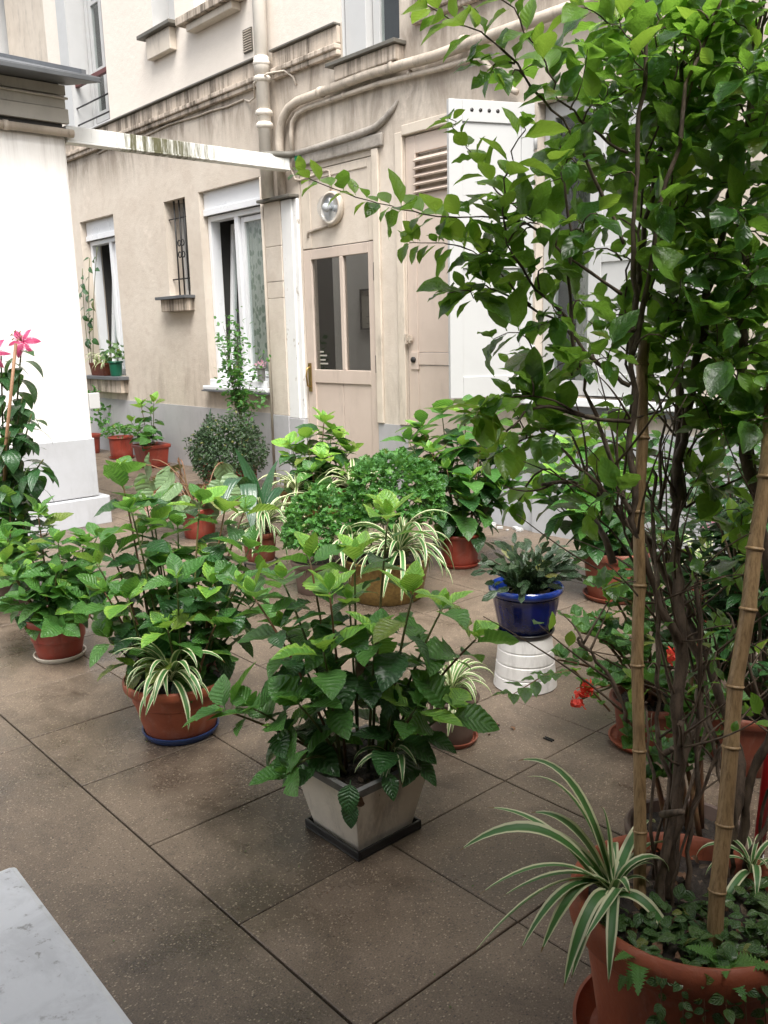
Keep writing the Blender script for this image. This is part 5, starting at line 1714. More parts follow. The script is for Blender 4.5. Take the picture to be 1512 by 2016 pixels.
hydrangea(h2, (c2[0], c2[1], .21), .13, TIPS_R2, .18, 91, .055, HYS, young=.25, skip=.08, low=.10, shoots=.15)

# ---- clivia with spider plant on an iron stand
ck = (-3.93, 2.58, 0)
stn = thing("plant_stand", "low black iron stand under the pot with strap leaves", "stand", ck)
for k in range(4):
    an = math.pi / 4 + k * math.pi / 2
    MB().tube([(ck[0] + .10 * math.cos(an), ck[1] + .10 * math.sin(an), 0), (ck[0] + .085 * math.cos(an), ck[1] + .085 * math.sin(an), .05), (ck[0] + .09 * math.cos(an), ck[1] + .09 * math.sin(an), .088)], .006, 6).build("leg", MT["iron"], stn)
MB().tube([(ck[0] + .092 * math.cos(a), ck[1] + .092 * math.sin(a), .088) for a in [2 * math.pi * k / 24 for k in range(25)]], .006, 6).build("ring", MT["iron"], stn)
cl = thing("potted_clivia", "clivia with long dark strap leaves in a terracotta pot on the iron stand", "potted plant", (ck[0], ck[1], .095))
terracotta(cl, (ck[0], ck[1], .0951), .105, .08, .16, "terra")
for k, (a, b, c, hw) in enumerate(zip(CLIV[0::3], CLIV[1::3], CLIV[2::3], (.044, .042, .036, .034, .036))):
    b0 = Vector((ck[0] + .015 * math.cos(k * 1.3), ck[1] + .015 * math.sin(k * 1.3), .23))
    P = [b0 * (1 - t) ** 3 + Vector(a) * 3 * t * (1 - t) ** 2 + Vector(b) * 3 * t * t * (1 - t) + Vector(c) * t ** 3 for t in [i / 14 for i in range(15)]]
    put("leaf", strip_mesh("clivia_leaf", LM["cl"], [p - b0 for p in P], hw, .12, (.668 + .1 * k, .744 - .12 * k, 0)), cl, Matrix.Translation(b0))
sk = thing("spider_plant", "dense drooping spider plant sharing the pot of the strap leaved clivia", "plant", (ck[0], ck[1], .24), GS)
spider(sk, (ck[0] + .03, ck[1] + .02, .275), 84, .36, 95, spread=1.2, wid=.85)

# ---- begonia
cbg = (-5.05, 2.85, 0)
bg_ = thing("potted_begonia", "begonia with large pale leaves and red undersides left of the strap leaved clivia", "potted plant", cbg)
terracotta(bg_, cbg, .125, .10, .20, "terra_red")
rn = random.Random(31)
for k, q in enumerate(BEGO):
    q = Vector(q)
    b = Vector((cbg[0] + rn.uniform(-.05, .05), cbg[1] + rn.uniform(-.05, .05), .17))
    MB().tube(bez(b, (b.x * .6 + q.x * .4, b.y * .6 + q.y * .4, q.z + .03), q, 6), .0045, 5).build("stem", MT["rstem"], bg_)
    up_ = Vector((rn.gauss(.3, .3), rn.gauss(-.5, .3), .75 if k % 3 else .25))
    f = (q - b)
    f.z = -.25
    put("leaf", BEG[0], bg_, frame(q, f + Vector((rn.gauss(0, .1), rn.gauss(0, .1), -.1)), up_, rn.uniform(.17, .24)))

for k in range(16):
    an = k * 2.4
    q = Vector((cbg[0] + .25 * math.cos(an) * rn.uniform(.3, 1), cbg[1] + .25 * math.sin(an) * rn.uniform(.3, 1), rn.uniform(.26, .50)))
    b = Vector((cbg[0] + .03 * math.cos(an), cbg[1] + .03 * math.sin(an), .17))
    MB().tube(bez(b, (b.x * .5 + q.x * .5, b.y * .5 + q.y * .5, q.z), q, 6), .004, 5).build("stem", MT["rstem"], bg_)
    f = q - b
    f.z = -.12
    put("leaf", BEG[0], bg_, frame(q, f, (rn.gauss(-.2, .4), rn.gauss(.5, .4), .45) if k % 2 else (rn.gauss(.2, .3), rn.gauss(-.5, .3), .7), rn.uniform(.15, .22)))

# ---- clipped bush with slender shrub, agave, pots along the wall
cbb = (-6.19, 3.80, 0)
tb = thing("clipped_bush", "dense dark rounded bush in a pot against the grey plinth under the curtained window", "bush", cbb)
terracotta(tb, cbb, .17, .13, .22, "terra_red")
BOXL = [leaf_mesh("small_leaf", LM["box"], ovate(.30, .45), 3, .05, .3, .4 + .3 * q, cols=1) for q in range(2)]
mound(tb, (cbb[0], cbb[1], .37), .315, 0, 3400, BOXL, .030, 7, (1, 1, .92), inner=.72, up=.2, bottom=-.9)
mound(tb, (cbb[0], cbb[1], .37), .25, 0, 900, BOXL, .05, 8, (1, 1, .92), inner=.5, up=.2, bottom=-.9)
ss = thing("slender_shrub", "slender light green shrub rising behind the clipped bush before the curtained window", "shrub", (-6.45, 4.12, 0))
terracotta(ss, (-6.45, 4.12, 0), .12, .10, .2, "terra")
OLS = [leaf_mesh("small_green_leaf", LM["mu"], ovate(.26, .45), 4, .06, .3, .4, cols=1)]
recs = []
rn = random.Random(44)
for k in range(14):
    b = Vector((-6.45 + rn.uniform(-.03, .03), 4.12 + rn.uniform(-.03, .03), .17))
    t = Vector((-6.47 + rn.gauss(0, .12), 4.10 + rn.gauss(0, .09), rn.uniform(.85, 1.42)))
    if k < 3:
        t = Vector((-6.47 + rn.gauss(0, .05), 4.12, 1.42 - .08 * k))
    pts = bez(b, (b.x, b.y, t.z * .7), t, 10)
    MB().tube(pts, [.005 - .0035 * i / 10 for i in range(11)], 5).build("stem", MT["twig"], ss)
    for j in range(70):
        i = rn.randint(5, 10)
        p = pts[i] + Vector((rn.gauss(0, .055), rn.gauss(0, .04), rn.gauss(0, .045)))
        recs.append((OLS[0], frame(p, (rn.gauss(0, 1), rn.gauss(0, 1), rn.gauss(.2, .5)), (rn.gauss(0, .5), rn.gauss(0, .5), 1), rn.uniform(.03, .062))))
stuff(ss, recs, "foliage", 4)
ag = thing("potted_agave", "blue green sword leaved agave between the clipped bush and the plinth", "potted plant", (-7.05, 4.15, 0))
terracotta(ag, (-7.05, 4.15, 0), .11, .09, .16, "terra_red")
for k in range(9):
    an, el = k * 2.4, R_(82 - k * 5)
    f = Vector((math.cos(an) * math.cos(el), math.sin(an) * math.cos(el), math.sin(el)))
    L_ = (.52, .42, .40, .34, .32, .3, .3, .28, .26)[k]
    put("leaf", AGA[0], ag, frame((-7.05, 4.15, .14), f, (-f.x, -f.y, 1.2), L_, L_ * 1.15))
w1p = (-9.107, 4.236, 0)
saucer("saucer", "red saucer under the round red pot by the wall in the passage", w1p, .14, .022, "terra_red")
pw1 = thing("potted_plant", "round red pot with low light green plant beside the wall in the passage", "potted plant", (w1p[0], w1p[1], .008))
terracotta(pw1, (w1p[0], w1p[1], .0081), .140, .118, .235, "terra_red", band=False)
mound(pw1, (w1p[0], w1p[1], .26), .16, 90, 40, MUM, .055, 21, (1.1, 1.1, .6), bottom=-.1)
w2p = (-8.257, 4.165, 0)
sq_ = saucer("saucer", "square red saucer under the square ribbed pot in the passage", w2p, .135, .024, "terra_red", sq=.9)
pw2 = thing("potted_hydrangea", "square ribbed red pot with a leggy bright green hydrangea in the passage", "potted plant", (w2p[0], w2p[1], .008), GH)
terracotta(pw2, (w2p[0], w2p[1], .0081), .155, .118, .225, "terra_red", n=64, sq=.9)
hydrangea(pw2, (w2p[0], w2p[1], .19), .08, [(-8.28, 4.1, .62), (-8.10, 4.15, .66), (-8.42, 4.05, .45), (-8.15, 4.0, .40), (-8.32, 4.22, .55), (-8.05, 4.05, .33)], .17, 33, .085, HYS, young=.55)
pw0 = thing("potted_plant", "bushy dark potted plant half hidden behind the corner of the white outbuilding", "potted plant", (-9.85, 4.18, 0))
terracotta(pw0, (-9.85, 4.18, 0), .15, .12, .22, "terra_red")
mound(pw0, (-9.80, 4.14, .42), .30, 120, 60, MUM, .075, 22, (.8, .8, 1.1))

# ---- plants on the window sills
trg = thing("sill_trough", "terracotta trough with spider plants on the left window sill", "planter", (-9.83, FY - .02, .884))
pot = MB().lathe([(.085, 0), (.088, .003), (.10, .12), (.104, .125), (.104, .145), (.094, .145), (.088, .11), (.01, .11)], (-9.86, FY - .005, .8845), 40, sq=.9, oval=(2.15, .78))
autosmooth(pot.build("pot", MT["terra"], trg), 40)
spider(trg, (-9.93, FY - .01, 1.02), 26, .26, 13, SPY)
spider(trg, (-9.74, FY - .01, 1.02), 26, .26, 14, SPY)
gpt = thing("sill_pot", "small green pot with a leafy plant on the left window sill", "potted plant", (-9.48, FY - .02, .884))
terracotta(gpt, (-9.48, FY - .02, .8845), .085, .062, .165, "green_pot", band=False)
mound(gpt, (-9.48, FY - .02, 1.13), .13, 46, 0, CRE, .085, 23, (.9, .7, 1.2), inner=.3)
vin = thing("climbing_vine", "thin climbing vine beside the left window above the trough", "plant", (-10.08, FY - .03, .9))
rn = random.Random(64)
for q in range(3):
    pts = bez((-10.1 + .05 * q, FY - .05, 1.0), (-10.15 + .12 * q, FY - .06, 1.6), (-10.05 + .22 * q, FY - .06, 2.1 + .1 * q), 12)
    MB().tube(pts, .004, 5).build("stem", MT["hstem"], vin)
    for j in range(11):
        p = pts[rn.randint(3, 12)]
        put("leaf", rn.choice(LIL), vin, frame(p, (rn.gauss(0, 1), -.4, rn.gauss(-.3, .4)), (0, -1, .8), rn.uniform(.09, .15), .17))
zp = thing("sill_pot", "tiny zinc pot of pink flowers on the white sill of the curtained window", "potted plant", (-6.555, FY - .03, .90))
terracotta(zp, (-6.555, FY - .03, .9005), .048, .034, .125, "zinc_pot", band=False)
mound(zp, (-6.555, FY - .03, 1.045), .05, 24, 0, PPE, .022, 25, (1, 1, .55), inner=.4)

# ---- geraniums and the shrubby mass on the right
cge = (-1.376, 2.329, 0)
saucer("saucer", "terracotta saucer under the geranium pot behind the first bamboo cane", cge, .125, .02, "terra_lt")
ge = thing("potted_geranium", "straggly geranium with coral red flowers in a terracotta pot behind the first bamboo cane", "potted plant", (cge[0], cge[1], .008))
terracotta(ge, (cge[0], cge[1], .0081), .125, .095, .15, "terra")
rn = random.Random(55)


def geranium(root, c, tips, n, s0, s1):
    for tp_ in tips:
        b = Vector(c) + Vector((rn.uniform(-.04, .04), rn.uniform(-.04, .04), 0))
        t = Vector(tp_)
        pts = bez(b, (b.x * .6 + t.x * .4, b.y * .6 + t.y * .4, max(b.z + .1, t.z * .9)), t, 8)
        MB().tube(pts, [.007 - .004 * i / 8 for i in range(9)], 6).build("stem", MT["rstem"], root)
        for j in range(n):
            i = rn.randint(3, 8)
            an = rn.uniform(0, 6.28)
            f = Vector((math.cos(an), math.sin(an), rn.uniform(-.1, .7)))
            put("leaf", rn.choice(GER), root, frame(pts[i], f, (f.x * -.3, f.y * -.3, 1), rn.uniform(s0, s1)))


geranium(ge, (cge[0], cge[1], .14), [(-1.50, 2.20, .42), (-1.36, 2.15, .52), (-1.22, 2.25, .50), (-1.30, 2.42, .55), (-1.46, 2.38, .46), (-1.20, 2.12, .36), (-1.42, 2.05, .30), (-1.12, 2.3, .42), (-1.60, 2.22, .38), (-1.54, 2.30, .48), (-1.48, 2.10, .40), (-1.58, 2.12, .28), (-1.42, 2.26, .56), (-1.28, 2.05, .44), (-1.34, 1.98, .30)], 14, .045, .078)
for hd in GERF:
    hd = Vector(hd)
    b = Vector((cge[0], cge[1], .16))
    MB().tube(bez(b, (b.x, b.y, hd.z * .9), hd, 7), .0028, 5).build("stem", MT["hstem"], ge)
    for k in range(26):
        d = Vector((rn.gauss(0, 1), rn.gauss(-.3, 1), rn.gauss(.3, .8))).normalized()
        sd_ = Vector((rn.gauss(0, 1), rn.gauss(0, 1), rn.gauss(0, 1))).normalized()
        put("petal", GPE[0], ge, frame(hd + d * .014, (d * .45 + sd_).normalized(), d, .019, .021))
cg2 = (-.90, 1.70, 0)
g2 = thing("potted_geranium", "leggy geranium with bare stems in the terracotta pot just behind the big shrub pot", "potted plant", cg2)
terracotta(g2, cg2, .135, .105, .18, "brown_pot")
geranium(g2, (cg2[0], cg2[1], .17), [(-1.02, 1.72, .50), (-.92, 1.76, .58), (-1.00, 1.60, .44), (-.84, 1.72, .52), (-.98, 1.82, .60), (-.90, 1.62, .40)], 13, .045, .075)
cr_ = (-1.10, 2.42, 0)
rs_ = thing("potted_shrub", "dark narrow leaved shrub in a terracotta pot behind the second bamboo cane", "potted plant", cr_)
terracotta(rs_, cr_, .13, .10, .19, "terra")
rn = random.Random(66)
recs = []
nobj = 0
for k in range(110):
    b = Vector((cr_[0] + rn.uniform(-.05, .05), cr_[1] + rn.uniform(-.05, .05), .16))
    an = rn.uniform(0, 6.28)
    rr = .42 * rn.random() ** .5
    t = Vector((cr_[0] - .10 + rr * math.cos(an), cr_[1] + .10 + rr * math.sin(an), rn.uniform(.35, 1.12)))
    pts = bez(b, (b.x * .7 + t.x * .3, b.y * .7 + t.y * .3, t.z * .75 + .05), t, 9)
    if k < 30:
        MB().tube(pts, [.006 - .0045 * i / 9 for i in range(10)], 5).build("stem", MT["twig"], rs_)
    for j in range(16):
        i = rn.randint(4, 9)
        an = rn.uniform(0, 6.28)
        f = Vector((math.cos(an), math.sin(an), rn.uniform(-.3, .8)))
        M = frame(pts[i], f, (0, 0, 1), rn.uniform(.06, .11), rn.uniform(.07, .11) * 1.2)
        if k >= 30 and k % 2 and nobj < 280:
            put("leaf", rn.choice(OLE), rs_, M)
            nobj += 1
        else:
            recs.append((rn.choice(OLE), M))
stuff(rs_, recs, "foliage", 9)
fs_ = thing("potted_spider_plant", "bright spider plant in a red pot by the pale wall at the far right", "potted plant", (-1.68, 3.25, 0), GS)
terracotta(fs_, (-1.68, 3.25, 0), .13, .10, .28, "terra_red")
spider(fs_, (-1.68, 3.25, .30), 60, .36, 103, SPY)
pkf = thing("pink_flower", "pale pink flower head on a thin stalk before the pale wall at the right", "flower", (-1.52, 2.95, 0))
MB().tube(bez((-1.52, 2.97, .28), (-1.52, 2.95, .45), MISC[0], 6), .003, 5).build("stem", MT["hstem"], pkf)
for k in range(20):
    d = Vector((rn.gauss(0, 1), rn.gauss(0, 1), rn.gauss(.3, 1))).normalized()
    put("petal", PPE[0], pkf, frame(Vector(MISC[0]) + d * .012, d, d.orthogonal(), .030, .034))
rp = thing("striped_pole", "red pole with a white foot standing behind the second bamboo cane", "pole", (MISC[4][0], MISC[4][1], 0))
a, b = Vector(MISC[3]), Vector(MISC[4])
dirp = (a - b).normalized()
foot = b - dirp * (b.z / dirp.z)
MB().tube([foot, b + dirp * .03], .0115, 14).build("white_section", MT["white_paint"], rp)
MB().tube([b + dirp * .0301, b + dirp * .62], .012, 14).build("red_section", MT["red_paint"], rp)

# ================================================================== THE BIG SHRUB
PC = Vector((-.680, 1.296, 0))
saucer("saucer", "deep terracotta saucer under the big foreground pot", PC, .190, .045, "terra_lt")
bs_ = thing("potted_shrub", "tall leafy many-stemmed shrub in the big terracotta pot in the right foreground", "potted plant", (PC.x, PC.y, .01))
prof = [(.135, 0), (.14, .006), (.168, .20), (.176, .245), (.196, .252), (.201, .262), (.203, .290), (.199, .305), (.190, .311), (.181, .306), (.176, .29), (.165, .262), (.01, .258)]
autosmooth(MB().lathe(prof, (PC.x, PC.y, .0101), 72).build("pot", MT["terra_lt"], bs_), 45)
soil_disc(bs_, (PC.x, PC.y, .284), .168)
nodes = []
recs = []
rn = random.Random(2024)


def leaf_pair(p, d, size, young, k, both=True):
    d = d.normalized()
    a = d.orthogonal().normalized()
    b = d.cross(a)
    ph = (k % 2) * math.pi / 2 + rn.gauss(0, .5)
    for w in (0, 1):
        if rn.random() < .12 or (not both and w):
            continue
        an = ph + math.pi * w
        out = a * math.cos(an) + b * math.sin(an)
        f = (out * .8 + d * .55 + Vector((0, 0, rn.gauss(-.05, .25)))).normalized()
        u = (Vector((0, 0, 1)) + d * .35 + Vector((rn.gauss(0, .35), rn.gauss(0, .35), 0))).normalized()
        s = size * rn.uniform(.65, 1.2)
        recs.append((rn.choice(SHY if rn.random() < young else SHR), frame(p + f * .003, f, u, s, s * rn.uniform(.95, 1.2))))


def sample(poly, step):
    out = []
    for (a, b) in zip(poly, poly[1:]):
        va, vb = Vector(a[:3]), Vector(b[:3])
        n = max(1, int((vb - va).length / step))
        for i in range(n):
            t = i / n
            out.append((va.lerp(vb, t), (vb - va).normalized(), a[3] * (1 - t) + b[3] * t))
    out.append((Vector(poly[-1][:3]), out[-1][1], poly[-1][3]))
    return out


def smooth_poly(poly, rounds=2):
    for _ in range(rounds):
        q = [poly[0]]
        for a, b in zip(poly, poly[1:]):
            q.append(tuple(x * .75 + y * .25 for x, y in zip(a, b)))
            q.append(tuple(x * .25 + y * .75 for x, y in zip(a, b)))
        q.append(poly[-1])
        poly = q
    return poly


rx = random.Random(909)
for tr_ in list(TRUNKS[:9]) + list(TRUNKS[:4]) + [TRUNKS[7]] * 2:
    ox, oy = rx.uniform(-.07, .07), rx.uniform(-.05, .07)
    TRUNKS.append([(p[0] + ox * min(1, i * .4 + .3) + rx.gauss(0, .012), p[1] + oy * min(1, i * .4 + .3) + rx.gauss(0, .012), p[2] + (rx.gauss(0, .03) if i else 0), max(.003, p[3] * .42)) for i, p in enumerate(tr_[:rx.randint(5, 8)])])
for ti, tr_ in enumerate(TRUNKS):
    if tr_[0][2] < .45:
        tr_ = [(tr_[0][0] + .006, tr_[0][1] + .004, .255, tr_[0][3] * 1.25)] + list(tr_)
    pl_ = smooth_poly(tr_)
    jit = [(p[0] + rn.gauss(0, .0036), p[1] + rn.gauss(0, .0036), p[2], p[3]) for p in pl_]
    MB().tube([j[:3] for j in jit], [max(.0008, j[3] * .62 * rn.uniform(.80, 1.26)) for j in jit], 9 if tr_[0][3] > .009 else 6).build("branch", MT["bark"], bs_)
    smp_ = sample(pl_, .02)
    for s in smp_:
        if s[0].z > .75:
            nodes.append(s)
    thin = [s for s in smp_ if s[2] < .0031 and s[0].z > .7]
    for k, s in enumerate(thin):
        tip = tr_[-1][3] < .0021 and k > len(thin) * .25
        leaf_pair(s[0], s[1], .062 * (.62 if s[2] < .0016 else 1), .85 if tip else .12, k)

tips_ = []
for x, y, z, r, n in LOBES:
    for i in range(int(n * 2.15)):
        d = Vector((rn.gauss(0, 1), rn.gauss(0, 1), rn.gauss(0, 1))).normalized() * r * rn.random() ** .4
        tips_.append(Vector((x, y, z)) + d)
NP = np.array([tuple(n_[0]) for n_ in nodes])
order = sorted(range(len(tips_)), key=lambda i: float(np.min(np.linalg.norm(NP - np.array(tips_[i]), axis=1))))
twigs = MB()
for i in order:
    t = tips_[i]
    NP = np.array([tuple(n_[0]) for n_ in nodes])
    dd_ = np.linalg.norm(NP - np.array(t), axis=1) + .35 * np.maximum(0, NP[:, 2] - t.z + .02)
    j = int(np.argmin(dd_))
    p0, d0, r0 = nodes[j]
    dist = (t - p0).length
    if dist < .035:
        continue
    ctrl = p0 + d0 * dist * .4 + (t - p0) * .15 + Vector((rn.gauss(0, .012), rn.gauss(0, .012), rn.gauss(.015, .012)))
    nseg = max(4, int(dist / .018))
    pts = bez(p0, ctrl, t, nseg)
    rr = min(r0 * .8, .0012 + .008 * dist)
    twigs.tube(pts, [rr * (1 - .7 * q / nseg) + .0004 for q in range(nseg + 1)], 5)
    bright = rn.random() < (.34 if t.x < -1.02 else .14)
    for q in range(1, nseg + 1):
        dq = (pts[q] - pts[q - 1]).normalized()
        nodes.append((pts[q], dq, max(.0012, rr * (1 - .7 * q / nseg))))
        if q > nseg * .2 and (dist > .12 or q % 1 == 0):
            if q % 3 != 1 or q >= nseg - 1:
                leaf_pair(pts[q], dq, rn.uniform(.046, .084) * (.75 if q == nseg else 1), .8 if bright and q > nseg * .5 else .05, q)
bare = [n_ for n_ in nodes if n_[2] > .003 and n_[0].z < 1.5]
low_ = []
for tr_ in TRUNKS:
    low_ += [s for s in sample(smooth_poly(tr_), .03) if .5 < s[0].z < 1.15 and s[2] > .004]
for k in range(120):
    p0, d0, r0 = rn.choice(low_)
    L_ = rn.uniform(.07, .34)
    dr = (d0 * .5 + Vector((rn.gauss(0, .7), rn.gauss(0, .7), rn.uniform(-.1, .9)))).normalized()
    e_ = p0 + dr * L_
    pts = bez(p0, p0 + dr * L_ * .5 + Vector((rn.gauss(0, .02), rn.gauss(0, .02), rn.gauss(.01, .02))), e_, 7)
    twigs.tube(pts, [.0026 - .0018 * q / 7 for q in range(8)], 5)
    if k % 3 == 0:
        for q in (4, 6, 7):
            leaf_pair(pts[q], (pts[q] - pts[q - 1]).normalized(), rn.uniform(.026, .05), .1, q, False)
twigs.build("twigs", MT["twig"], bs_, kind="stuff")


def shown(M):
    p = Vector((M[0][3], M[1][3], M[2][3])) - CAM
    z = p.dot(fw)
    if z < .2:
        return -1
    x, y = p.dot(rt) / z * 1718.5, p.dot(up) / z * 1718.5
    if abs(x) > 790 or abs(y) > 1050:
        return -1
    return M.to_scale()[1] / z


recs.sort(key=lambda r_: -shown(r_[1]))
yes = [r_ for r_ in recs[:300]]
for me, M in yes:
    put("leaf", me, bs_, M)
rest_s = [r_ for r_ in recs[300:] if r_[0] in SHR]
rest_y = [r_ for r_ in recs[300:] if r_[0] in SHY]
stuff(bs_, rest_s, "foliage", 5)
stuff(bs_, rest_y, "foliage", 6)
print("shrub leaves", len(recs))

# cut stubs
for a, b, r in (((-.93, 1.42, .85), (-.985, 1.43, .93), .008), ((-.75, 1.33, .55), (-.70, 1.26, .60), .006), ((-.74, 1.31, .44), (-.67, 1.25, .50), .007)):
    MB().tube([a, tuple((Vector(a) + Vector(b)) / 2 + Vector((.004, .003, .002))), b], [r, r * .8, r * .75], 8).build("branch", MT["bark"], bs_)


def cane(label, pts, r, cut):
    o = thing("bamboo_cane", label, "cane", pts[0], "bamboo canes supporting the big shrub")
    a, b = Vector(pts[0]) - Vector((0, 0, .04)), Vector(pts[-1])
    m = [Vector(p) for p in pts]
    m[0] = a
    path = []
    for p, q in zip(m, m[1:]):
        n = max(2, int((q - p).length / .01))
        path += [p.lerp(q, i / n) for i in range(n)]
    path.append(m[-1])
    S, rad = 0, []
    nxt, zs_ = cut, []
    marks = []
    for i, p in enumerate(path):
        if i:
            S += (p - path[i - 1]).length
        if S >= nxt:
            marks.append(i)
            nxt += cut * random.Random(i).uniform(.8, 1.15)
        rad.append(r * (1 - .12 * S))
    for i in range(len(path)):
        for mk in marks:
            if abs(i - mk) <= 1:
                rad[i] *= 1.0 + (.10 if i == mk else .03)
    rz = random.Random(int(r * 1e5))
    off, last = [], 0
    for mk in [0] + marks + [len(path) - 1]:
        off.append((mk, Vector((rz.gauss(0, .0022), rz.gauss(0, .0022), 0))))
    for (i0, a0), (i1, a1) in zip(off, off[1:]):
        for i in range(i0, i1):
            path[i] = path[i] + a0.lerp(a1, (i - i0) / max(1, i1 - i0))
    MB().tube(path, rad, 16).build("stem", MT["bamboo"], o)
    for mk in marks:
        p = path[mk]
        d = (path[min(mk + 1, len(path) - 1)] - path[mk - 1]).normalized()
        MB().tube([p - d * .0035, p - d * .0015, p + d * .0008, p + d * .003], [r * 1.0, r * 1.17, r * 1.15, r * .98], 16).build("node_ring", MT["bamboo"], o)
    return o


cane("straight bamboo cane with sawn top standing at the left of the shrub stems", BAMBOO[:3], .0112, .155)
cane("bamboo cane leaning right across the shrub, at the front of the big pot", BAMBOO[3:], .0132, .115)

# ---- plants at the foot of the shrub
SB = Vector(SPID[0])
sbg = thing("spider_plant", "big variegated spider plant spraying out over the left rim of the large foreground pot", "plant", (SB.x, SB.y, .29), GS)
rn = random.Random(70)
for k, t in enumerate(SPIDBIG):
    t = Vector(t)
    b = SB + Vector((rn.uniform(-.012, .012), rn.uniform(-.012, .012), -.05 + rn.uniform(-.01, .01)))
    d = t - b
    dh = Vector((d.x, d.y, 0)).length
    m_ = b + Vector((d.x, d.y, 0)) * .42
    m_.z = max(t.z, b.z) + (.035 + .30 * dh if t.z < b.z + .10 else .02 + .07 * dh)
    s_ = (Vector((d.y, -d.x, 0)).normalized() + Vector((0, 0, rn.gauss(0, .35)))).normalized()
    m_ += Vector((d.y, -d.x, 0)) * rn.gauss(0, .10)
    put("leaf", strip_mesh("spider_leaf_large", LM["sp"], [p - b for p in bez(b, m_, t, 14)], .0112 * rn.uniform(.7, 1.2), .35, s_), sbg, Matrix.Translation(b))
spider(sbg, SB + Vector((0, 0, -.04)), 9, .16, 71, sect=(.2, 2.6))
s2_ = thing("spider_plant", "small spider plant on the far right of the large foreground pot", "plant", (SPID[1][0], SPID[1][1], .29), GS)
spider(s2_, (SPID[1][0], SPID[1][1], .31), 12, .13, 73)
for lab, base, tips_f in (("bright little fern hanging over the rim beside the big spider plant", (-.662, 1.125, .30), ((.1, -.75, -.25), (-.25, -.7, -.55), (.3, -.6, .1), (-.1, -.5, .3))),
                          ("small feathery fern among the creepers at the right of the large pot", (-.56, 1.20, .30), ((.3, -.6, .5), (-.3, -.4, .5), (.6, .1, .4), (.1, -.7, .2), (.5, -.4, .1)))):
    f_ = thing("fern", lab, "fern", base, "little ferns in the big pot")
    for k, d in enumerate(tips_f):
        put("leaf", FERN, f_, frame(base, d, (0, -.3, 1), .062 + .010 * (k % 3)))
crp = thing("creeper", "glossy small leaved creeper trailing down the right side of the big pot", "plant", (PC.x + .08, PC.y - .08, .29))
for k in range(250):
    an, r = rn.uniform(-1.9, 1.1), .17 * rn.random() ** .5
    p = Vector((PC.x + r * math.cos(an), PC.y + r * math.sin(an), .292 + rn.uniform(0, .028)))
    put("leaf", rn.choice(CRE), crp, frame(p, (rn.gauss(0, 1), rn.gauss(0, 1), rn.gauss(.1, .3)), (rn.gauss(0, .3), rn.gauss(0, .3), 1), rn.uniform(.020, .040)))
for q in range(7):
    an = -1.25 + q * .16
    b = Vector((PC.x + .18 * math.cos(an), PC.y + .18 * math.sin(an), .305))
    rim = Vector((PC.x + .207 * math.cos(an), PC.y + .207 * math.sin(an), .318))
    e = Vector((PC.x + .212 * math.cos(an + .06), PC.y + .212 * math.sin(an + .06), .30 - rn.uniform(.06, .22)))
    pts = bez(b, rim + Vector((0, 0, .012)), e, 9)
    MB().tube(pts, .0012, 4).build("stem", MT["rstem"], crp)
    for i in range(2, 10):
        for w in (0, 1):
            put("leaf", rn.choice(CRE), crp, frame(pts[i], (rn.gauss(0, .7), rn.gauss(-.3, .6), rn.gauss(-.4, .4)), (math.cos(an), math.sin(an), .5), rn.uniform(.016, .032)))

pts = [Vector(q) for q in SPRIG]
MB().tube(pts, [.0035, .003, .0022, .0012], 5).build("stem", MT["rstem"], ge)
for a, b in zip(pts, pts[1:]):
    for t_ in (.25, .6, .95):
        p = a.lerp(b, t_)
        for w in (-1, 1):
            d = (b - a).normalized()
            sd_ = d.cross(Vector((0, 0, 1))) * w
            put("leaf", rn.choice(SHR), ge, frame(p, d * .7 + sd_ + Vector((0, 0, rn.gauss(0, .3))), (0, 0, 1), rn.uniform(.045, .07)))

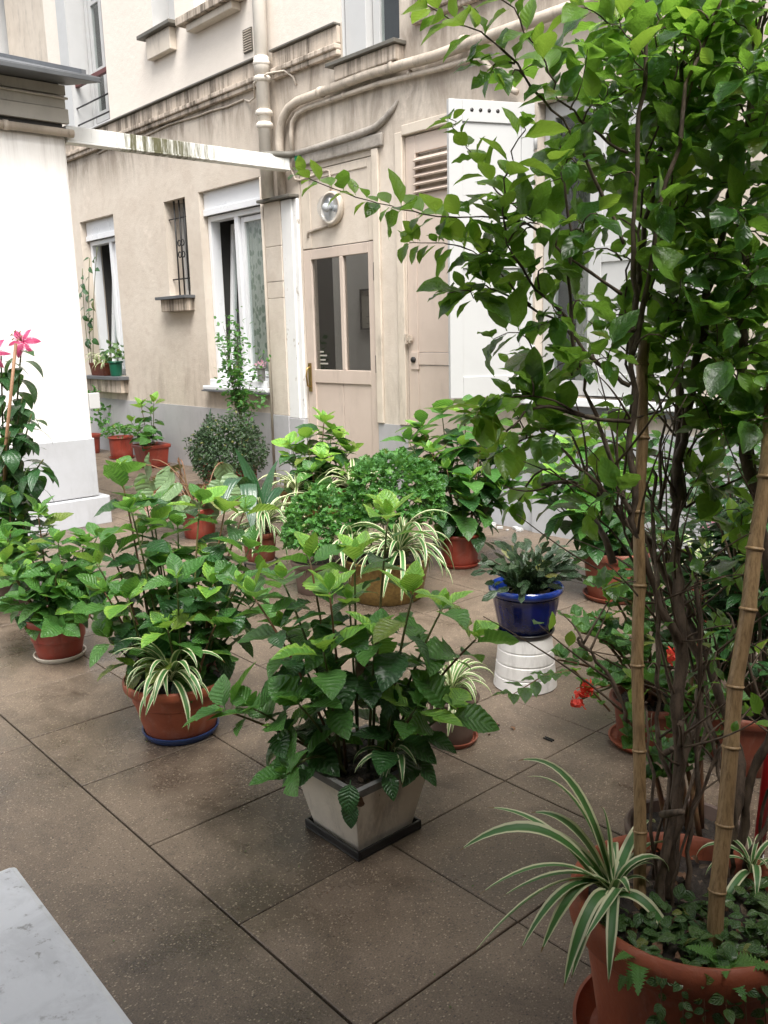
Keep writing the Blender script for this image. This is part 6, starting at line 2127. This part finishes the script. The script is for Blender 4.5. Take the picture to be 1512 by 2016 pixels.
for k in range(26):
    an, r = rn.uniform(0, 6.28), .16 * rn.random() ** .5
    put("dead_leaf", dl_, bs_, frame((PC.x + r * math.cos(an), PC.y + r * math.sin(an), .303), (rn.gauss(0, 1), rn.gauss(0, 1), rn.gauss(.1, .2)), (rn.gauss(0, .5), rn.gauss(0, .5), 1), rn.uniform(.02, .05)))

fl_ = MB()
for k in range(11):
    x, y, a, s = -3.72 + rn.uniform(-.12, .14), 4.385 + rn.uniform(-.05, .035), rn.uniform(0, 3), rn.uniform(.008, .028)
    fl_.box(x - s, x + s, y - s * .6, y + s * .6, .002, .006 + s * .4, rz=a)
tag(fl_.build("plaster_crumbs", MT["white_paint"], kind="stuff"), "crumbs of white plaster at the foot of the wall behind the dark hydrangea", "rubble")

# ---- small things on the ground
hcp = MB()
p = Vector(FLOORP[0])
for k in range(4):
    hcp.box(p.x - .014 + k * .008, p.x - .010 + k * .008, p.y - .003, p.y + .003, .001, .005, rz=.5)
hcp.box(p.x - .018, p.x + .018, p.y - .0065, p.y - .0035, .001, .006, rz=.0).box(p.x - .018, p.x + .018, p.y + .0035, p.y + .0065, .001, .006)
tag(hcp.build("hair_clip", MT["black"]), "small black hair clip lying on the paving behind the joint", "clip")
for k, (q, lab) in enumerate(zip(FLOORP[1:4], ("curled brown dead leaf on the paving below the white pedestal", "brown leaf crumb on the paving right of the small brown pot", "tiny brown leaf scrap nearest the small brown pot"))):
    o = put("dead_leaf", dl_, None, frame((q[0], q[1], .007), (1 - k * .7, .4 + k * .3, 0), (0, 0, 1), .034 - .007 * k))
    tag(o, lab, "dead leaf")
lit = []
for k in range(150):
    x, y = rn.uniform(-3.6, -.9), rn.uniform(.5, 3.0)
    lit.append((rn.choice(CRE if k % 3 else [dl_]), frame((x, y, .002), (rn.gauss(0, 1), rn.gauss(0, 1), 0), (rn.gauss(0, .2), rn.gauss(0, .2), 1), rn.uniform(.003, .008))))
root_ = thing("leaf_litter", "specks of leaf litter scattered on the paving", "litter", (-2, 1.5, 0))
stuff(root_, [r_ for r_ in lit if r_[0] in CRE], "green_speck", 3)
stuff(root_, [r_ for r_ in lit if r_[0] not in CRE], "brown_speck", 4)
